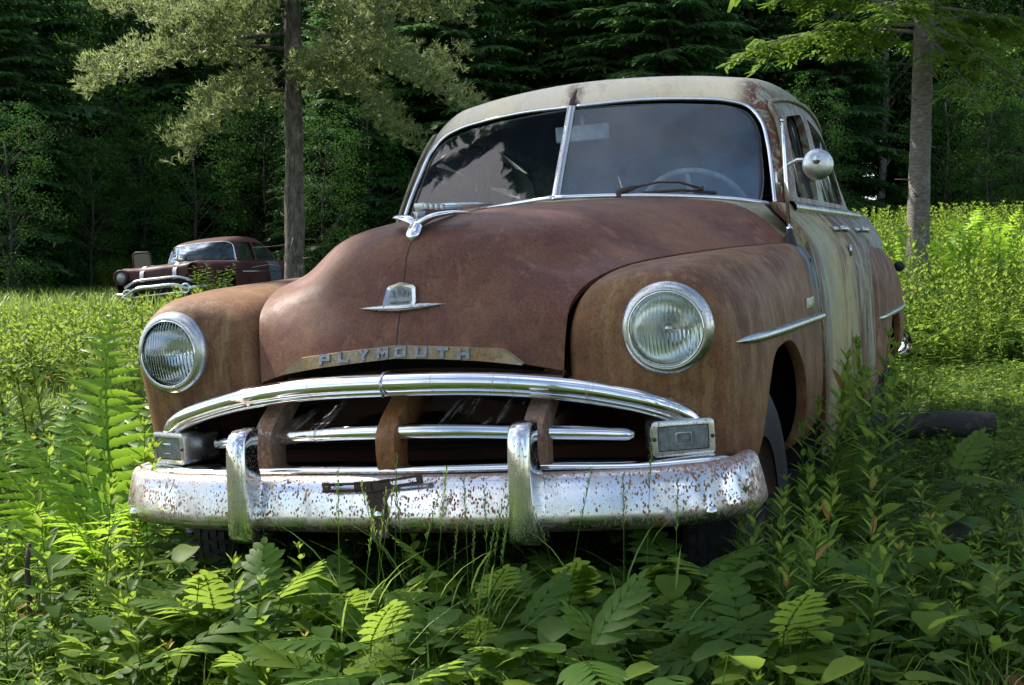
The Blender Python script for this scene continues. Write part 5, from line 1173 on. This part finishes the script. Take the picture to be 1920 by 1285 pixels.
fern(285, 4.6, [(1, R_(100), .6, .1), (1, R_(20), .55, .2), (1, R_(200), .5, .25), (2, R_(300), .5, .3)], 'fern behind the left headlight', 1.)
for i, (px, d, s_) in enumerate(((1745,15.6,1.15),(1790,16.,1.35),(1835,15.4,1.3),(1870,16.2,1.2),(1700,17,1.0),(1905,17,1.1),(1812,14.8,1.1))):
    fern(px, d, [(1, R_(a+i*17), rf_.uniform(.8, 1.05), rf_.uniform(.0, .35)) for a in range(0, 360, 40)]+[(0, R_(a+i*31), 1., .08) for a in (0, 120, 240)], 'bright sunlit fern in the clump right of the pale trunk', s_, 'sunlit fern clump')
# bushy weeds by the maroon car
b = TB()
for i in range(16):
    a = i*2.4; h = .55+.5*rnd.random(); q = rot2(a)*.22; top = q*1.6+np.array([0, 0, h]); b.stem([[0,0,0], q*.8+[0,0,h*.5], top], .008, .003, .3)
    for j in range(34):
        u = .2+.8*j/34; c = q*1.6*u+np.array([0, 0, h*u]); d = rot2(j*2.4)+np.array([0, 0, .4]); b.leaf(c, d, [0, 0, 1], .13, .05, 2, .2, .3, .45+.2*rnd.random())
BUSH = proto_mesh('bush', b.get(), M['weed'])
for px, d, s_, lb in ((400,22.5,1.0,'leafy bush in front of the maroon car'), (330,33,1.,'bush behind the open door of the maroon car'), (212,33,1.1,'bush left of the maroon car'), (1470,19,.9,'bush behind the near car roof')):
    if px != 1470: thing_mesh('bush', BUSH, px, d, s_, px, lb, 'bush')
for px, d, s_ in ((45,13.,1.5),(90,14.5,1.1)):
    o = thing_mesh('grass_tuft', proto_mesh('grass_tuft', grass_tuft(90, .34, .009, .09, 5, .55), M['grassblade']), px, d, s_, 1., 'dense bright grass tuft in the left meadow' if px < 60 else 'smaller grass tuft right of the dense one', 'grass')
for i in range(16):
    px, d = 1500+29*i+rf_.uniform(-12, 12), rf_.uniform(17, 27)
    if abs(px-1716) < 45: px += 90
    thing_mesh('bush', BUSH, px, d, rf_.uniform(.6, 1.05), i, 'leafy bush standing out of the thicket right of the near car', 'bush', 'bushes in the thicket right of the near car')
# log, stub and stones
lx, ly = P_(1800, 6.0); lg = trunk_mb(.66, .060, .056, (0, 0), 18, 26, .008, 0., 0.); rough_tube(lg, .006, 5)
lo = lg.build('fallen_log', M['barkdark'], None, auto=60); lo.location = (lx-.52, ly, float(gz(lx, ly))+.11); lo.rotation_euler = (0, R_(88), R_(-7)); tag(lo, 'short sawn log lying in the weeds behind the car', 'log')
sx, sy = P_(44, 3.45); so = MB().tube([(0,0,-.1),(.004,0,.1),(-.004,0,.24),(.002,.004,.30)], [.009,.008,.007,.006], 7).build('dead_stub', M['brown_iron']); so.location = (sx, sy, float(gz(sx, sy))+.02); tag(so, 'dark dead stick standing upright at the left edge', 'stick')
tx, ty = P_(150, 4.4); to = MB().tube(curve([(0,0,0),(.10,.02,.20),(.24,.02,.42),(.36,.05,.66)], 4), [.007]*12+[.004], 6).build('dry_twig', M['barkdark']); to.location = (tx, ty, float(gz(tx, ty))); tag(to, 'thin dry twig leaning towards the left headlight', 'twig')
def rock(px, d, s_, lab):
    bm = bmesh.new(); bmesh.ops.create_icosphere(bm, subdivisions=4, radius=.5); r = np.random.default_rng(int(px)); K = r.normal(size=(5, 3))*3; ph = r.uniform(0, 6, 5)
    for v in bm.verts: v.co = v.co*(1+.10*sum(math.sin(K[i].dot(v.co)+ph[i]) for i in range(5)))
    for v in bm.verts: v.co = Vector((v.co.x*s_, v.co.y*s_*.8, v.co.z*s_*.45))
    me = bpy.data.meshes.new('stone'); bm.to_mesh(me); bm.free(); x, y = P_(px, d); o = link('dark_stone', me, M['stone']); o.location = (x, y, float(gz(x, y))+.05); tag(o, lab, 'stone')
M['stone'] = simple('dark_stone', (.05, .045, .04), .85, bump=.8, scale=25)
rock(1800, 3.9, .22, 'dark stone in the shade at the right'); rock(1765, 3.6, .16, 'smaller dark stone before the other one')

# ------------------------------------------------------------------ the maroon car far left
M['maroon'] = rust_paint('maroon_paint', (.060, .016, .020), (.095, .035, .032), (.05, .018, .018), rough=.42, streak=.4, bump=.1)
M['maroon_roof'] = rust_paint('maroon_roof', (.07, .026, .022), (.09, .036, .028), (.06, .022, .02), rough=.6, streak=.3, bump=.1)
M['white'] = simple('white_stripe', (.62, .63, .62), .4); M['primer'] = simple('grey_primer', (.07, .085, .10), .6)
M['glass2'] = glass('maroon_windshield', (.5, .6, .62), .14, (.12, .20, .25), refl=.6)
c2 = empty('maroon_sedan', 'derelict maroon sedan with two white hood stripes, parked far left before the forest', 'car')
C2_M = Matrix.Translation((-6.60, 25.6, .14)) @ Matrix.Rotation(R_(-13), 4, 'Z') @ Matrix.Rotation(R_(-6.0), 4, 'Y') @ Matrix.Rotation(R_(0), 4, 'X')
c2.matrix_world = C2_M
S2 = [ # y: hood centre, inner, fender crest, outer, waist, sill
 [(0,.0,.64),(.40,.03,.64),(.62,.02,.74),(.80,.02,.80),(.90,.08,.72),(.90,.10,.50),(.86,.12,.35)],
 [(0,.06,.90),(.40,.08,.90),(.62,.08,.93),(.80,.10,.94),(.94,.16,.82),(.955,.2,.60),(.90,.2,.33)],
 [(0,.40,.975),(.42,.42,.965),(.64,.45,.95),(.82,.45,.96),(.95,.45,.84),(.965,.45,.62),(.90,.45,.32)],
 [(0,.95,1.0),(.42,.95,.985),(.66,.95,.965),(.84,.95,.965),(.955,.95,.85),(.965,.95,.62),(.90,.95,.30)],
 [(0,1.50,1.00),(.45,1.50,.99),(.70,1.50,.975),(.86,1.50,.965),(.955,1.50,.86),(.965,1.50,.62),(.90,1.50,.30)],
 [(0,2.2,.98),(.45,2.2,.98),(.72,2.2,.975),(.87,2.2,.96),(.95,2.2,.87),(.965,2.2,.62),(.90,2.2,.30)],
 [(0,3.4,.98),(.45,3.4,.98),(.72,3.4,.975),(.87,3.4,.96),(.95,3.4,.87),(.965,3.4,.62),(.90,3.4,.30)],
 [(0,4.3,.98),(.45,4.3,.96),(.70,4.3,.97),(.86,4.3,.975),(.95,4.3,.87),(.96,4.3,.62),(.90,4.3,.32)],
 [(0,5.1,.90),(.45,5.1,.88),(.70,5.15,.95),(.85,5.15,.95),(.93,5.1,.82),(.94,5.05,.6),(.88,5.0,.36)],
 [(0,5.2,.5),(.45,5.2,.5),(.70,5.2,.6),(.82,5.2,.6),(.90,5.15,.6),(.90,5.1,.5),(.86,5.05,.38)]]
b = MB().grid(surf(mirror_rows(S2), 6, 4)); me = bpy.data.meshes.new('body'); me.from_pydata(b.v, [], b.f); bm = bmesh.new(); bm.from_mesh(me)
for poly in (rpoly([(.50,.2),(.52,.60),(.70,.74),(1.20,.74),(1.36,.58),(1.38,.2)], .1, 5), rpoly([(3.72,.2),(3.74,.52),(3.95,.66),(4.45,.66),(4.60,.5),(4.62,.2)], .1, 5)):
    for s in (1, -1): cut_poly(bm, poly, 0, keep=lambda c, s=s: c.x*s > .86)
bmesh.ops.recalc_face_normals(bm, faces=bm.faces); bm.to_mesh(me); bm.free(); body2 = link('body', me, M['maroon'], c2)
MB().box((0, 2.5, .45), (1.7, 4.6, .5)).build('floor_pan', M['black'], c2, smooth=False)
T2 = [[(0,1.86,1.40),(.35,1.88,1.395),(.58,1.95,1.375),(.66,2.03,1.32),(.71,1.98,1.18),(.76,1.92,.985)],
      [(0,1.92,1.43),(.36,1.94,1.425),(.60,2.02,1.40),(.68,2.09,1.33),(.73,2.04,1.18),(.78,1.98,.985)],
      [(0,2.3,1.51),(.36,2.3,1.50),(.58,2.32,1.465),(.69,2.35,1.36),(.74,2.33,1.18),(.79,2.30,.985)],
      [(0,2.9,1.535),(.36,2.9,1.525),(.58,2.9,1.485),(.69,2.9,1.37),(.74,2.9,1.18),(.79,2.9,.985)],
      [(0,3.5,1.49),(.36,3.5,1.48),(.56,3.5,1.445),(.67,3.5,1.34),(.73,3.5,1.17),(.79,3.5,.985)],
      [(0,3.85,1.36),(.34,3.85,1.35),(.52,3.86,1.32),(.63,3.88,1.24),(.70,3.92,1.12),(.78,3.98,.98)],
      [(0,4.3,1.0),(.30,4.3,1.0),(.5,4.3,.99),(.6,4.3,.98),(.68,4.32,.97),(.76,4.35,.96)]]
b = MB().grid(surf(mirror_rows(T2), 6, 5)); me = bpy.data.meshes.new('roof'); me.from_pydata(b.v, [], b.f); bm = bmesh.new(); bm.from_mesh(me)
W2 = [rpoly([(2.06,1.01),(2.18,1.35),(2.78,1.38),(2.78,1.01)], .05, 4), rpoly([(2.90,1.01),(2.90,1.38),(3.40,1.34),(3.78,1.10),(3.78,1.01)], .07, 4)]
for wn in W2:
    for s in (1, -1): cut_poly(bm, wn, 0, keep=lambda c, s=s: c.x*s > .5)
bmesh.ops.recalc_face_normals(bm, faces=bm.faces); bm.to_mesh(me); bm.free(); link('roof', me, M['maroon_roof'], c2)
out2 = curve([(x, y-.01, z) for x, y, z in T2[0]], 5)
for s in (1, -1):
    for wn in W2:
        V = [(s*(float(np.interp(z, [.985,1.18,1.36], [.78,.73,.685]))-.02), y, z) for y, z in wn]; me = bpy.data.meshes.new('side_window'); me.from_pydata(V, [], [tuple(range(len(V)))]); link('side_window', me, M['side_glass'], c2, smooth=False)
edge = [(-x, y, z) for x, y, z in out2[::-1]][:-1]+[tuple(p) for p in out2]; botc = [(x, 1.72+.22*(x/.76)**2, 1.005-.02*(x/.76)**2) for x in np.linspace(-.76, .76, len(edge))]
P = np.array([[np.array(e)*(1-t)+np.array(q)*t+np.array([0, -.05*math.sin(math.pi*t), 0]) for e, q in zip(edge, botc)] for t in np.linspace(0, 1, 8)])
MB().grid(P).build('windshield', M['glass2'], c2)
MB().tube(edge, .013, 6).tube(botc, .013, 6).build('windshield_trim', M['chrome'], c2)
MB().grid([[(x, 2.35, .9), (x, 2.45, 1.22)] for x in (-.6, .6)]).grid([[(x, 2.3, 1.0), (x, 4.2, 1.0)] for x in (-.7, .7)]).build('seats', M['cloth'], c2, smooth=False)
HP2 = surf(mirror_rows(S2), 6, 4); hq = HP2.reshape(-1, 3)
def top2(x, y): 
    d = (hq[:, 0]-x)**2+(hq[:, 1]-y)**2+np.where(hq[:, 2] < .66, 9, 0); i = np.argsort(d)[:4]; w_ = 1/(d[i]+1e-5); return float((hq[i, 2]*w_).sum()/w_.sum())
for xc in (-.34, .34):
    rows = [[(xc+dx, y, top2(xc+dx, y)+.012) for dx in (-.04, 0, .04)] for y in np.linspace(.09, .75, 16)]
    rows = [[(xc+dx, yy, zz) for dx in (-.04, 0, .04)] for yy, zz in ((-.012, .66), (.0, .74), (.022, .84))]+rows
    MB().grid(rows).build('hood_stripe', M['white'], c2)
for s in (1, -1):
    Mq = Matrix.Translation((s*.755, .02, .80)); hl = MB().lathe([(.135,.25),(.150,.10),(.150,-.03),(.140,-.07),(.118,-.075),(.110,-.03),(.105,.05)], 32, Mq).build('headlight', M['maroon'], c2, label='headlight with its glass lens' if s < 0 else 'empty headlight socket')
    MB().lathe([(.1,.05),(.08,.09),(.0005,.10)], 24, Mq).build('socket', M['black'] if s > 0 else M['reflector'], hl)
    if s < 0: MB().lathe([(.108,-.03),(.08,-.055),(.04,-.068),(.0005,-.072)], 28, Mq).build('lens', M['park_lens'], hl)
    else: MB().lathe([(.085,-.02),(.095,-.02),(.095,.03)], 24, Mq).build('socket_ring', M['brown_iron'], hl)
def bar(path, r, nm, mt=None): return MB().tube(curve(path, 5), r, 10).build(nm, mt or M['chrome_dull'], c2)
MB().grid([[(x, -.01+.03*abs(x), z) for x in np.linspace(-.72, .72, 9)] for z in (.46, .60, .69)]).build('grille_cavity', M['black'], c2)
bar([(-.70,.0,.60),(-.45,-.05,.685),(0,-.07,.70),(.45,-.05,.685),(.70,.0,.60)], .030, 'top_grille_bar')
bar([(-.92,.25,.47),(-.86,-.02,.47),(-.60,-.10,.46),(-.45,-.12,.53),(0,-.15,.55),(.45,-.12,.53),(.60,-.10,.46),(.86,-.02,.47),(.92,.25,.47)], .042, 'front_bumper')
bar([(-.62,-.09,.39),(0,-.13,.40),(.62,-.09,.39)], .022, 'lower_bumper_bar')
for s in (1, -1):
    Mq = Matrix.Translation((s*.60, -.06, .46)); MB().lathe([(.105,.10),(.110,-.02),(.098,-.08),(.075,-.085),(.06,-.03),(.0005,.0)], 26, Mq).build('bumper_pod', M['chrome'], c2)
    MB().lathe([(.34,-.08),(.355,0),(.34,.08),(.2,.09),(.0005,.07)], 32, Matrix.Translation((s*.80, .94, .33)) @ Matrix.Rotation(R_(90), 4, 'Z')).build('wheel', M['tyre'], c2)
MB().grid([[(xx, y, z) for y in (3.02, 3.3, 3.62)] for xx, z in ((.955,.40),(.975,.52),(.982,.62),(.978,.74),(.968,.85),(.935,.925),(.88,.968))]).build('primer_panel', M['primer'], c2, label='blue grey primer patch on the rear door')
MB().tube([(.968, 1.7, .74), (.972, 3.6, .74)], .012, 6).build('side_moulding', M['chrome_dull'], c2)
MB().tube([(.958, y, .93-.0*y) for y in (2.0, 2.9)], .004, 5).tube([(.964, 1.98, .93), (.972, 1.98, .40)], .004, 5).tube([(.964, 2.88, .93), (.972, 2.88, .40)], .004, 5).build('door_gap', M['gap'], c2)
# far front door, standing open
od = MB().box((-1.36, 1.78, .68), (.86, .10, .62)).build('open_door', M['maroon'], c2, bevel=.03)
MB().tube([(-1.02,1.78,.99),(-1.05,1.78,1.30),(-1.10,1.78,1.34),(-1.36,1.78,1.36),(-1.42,1.78,1.32),(-1.44,1.78,.99)], .022, 6).build('window_frame', M['brown_iron'], od)
MB().box((-1.23, 1.78, 1.16), (.38, .01, .34)).build('door_glass', M['side_glass'], od, smooth=False)
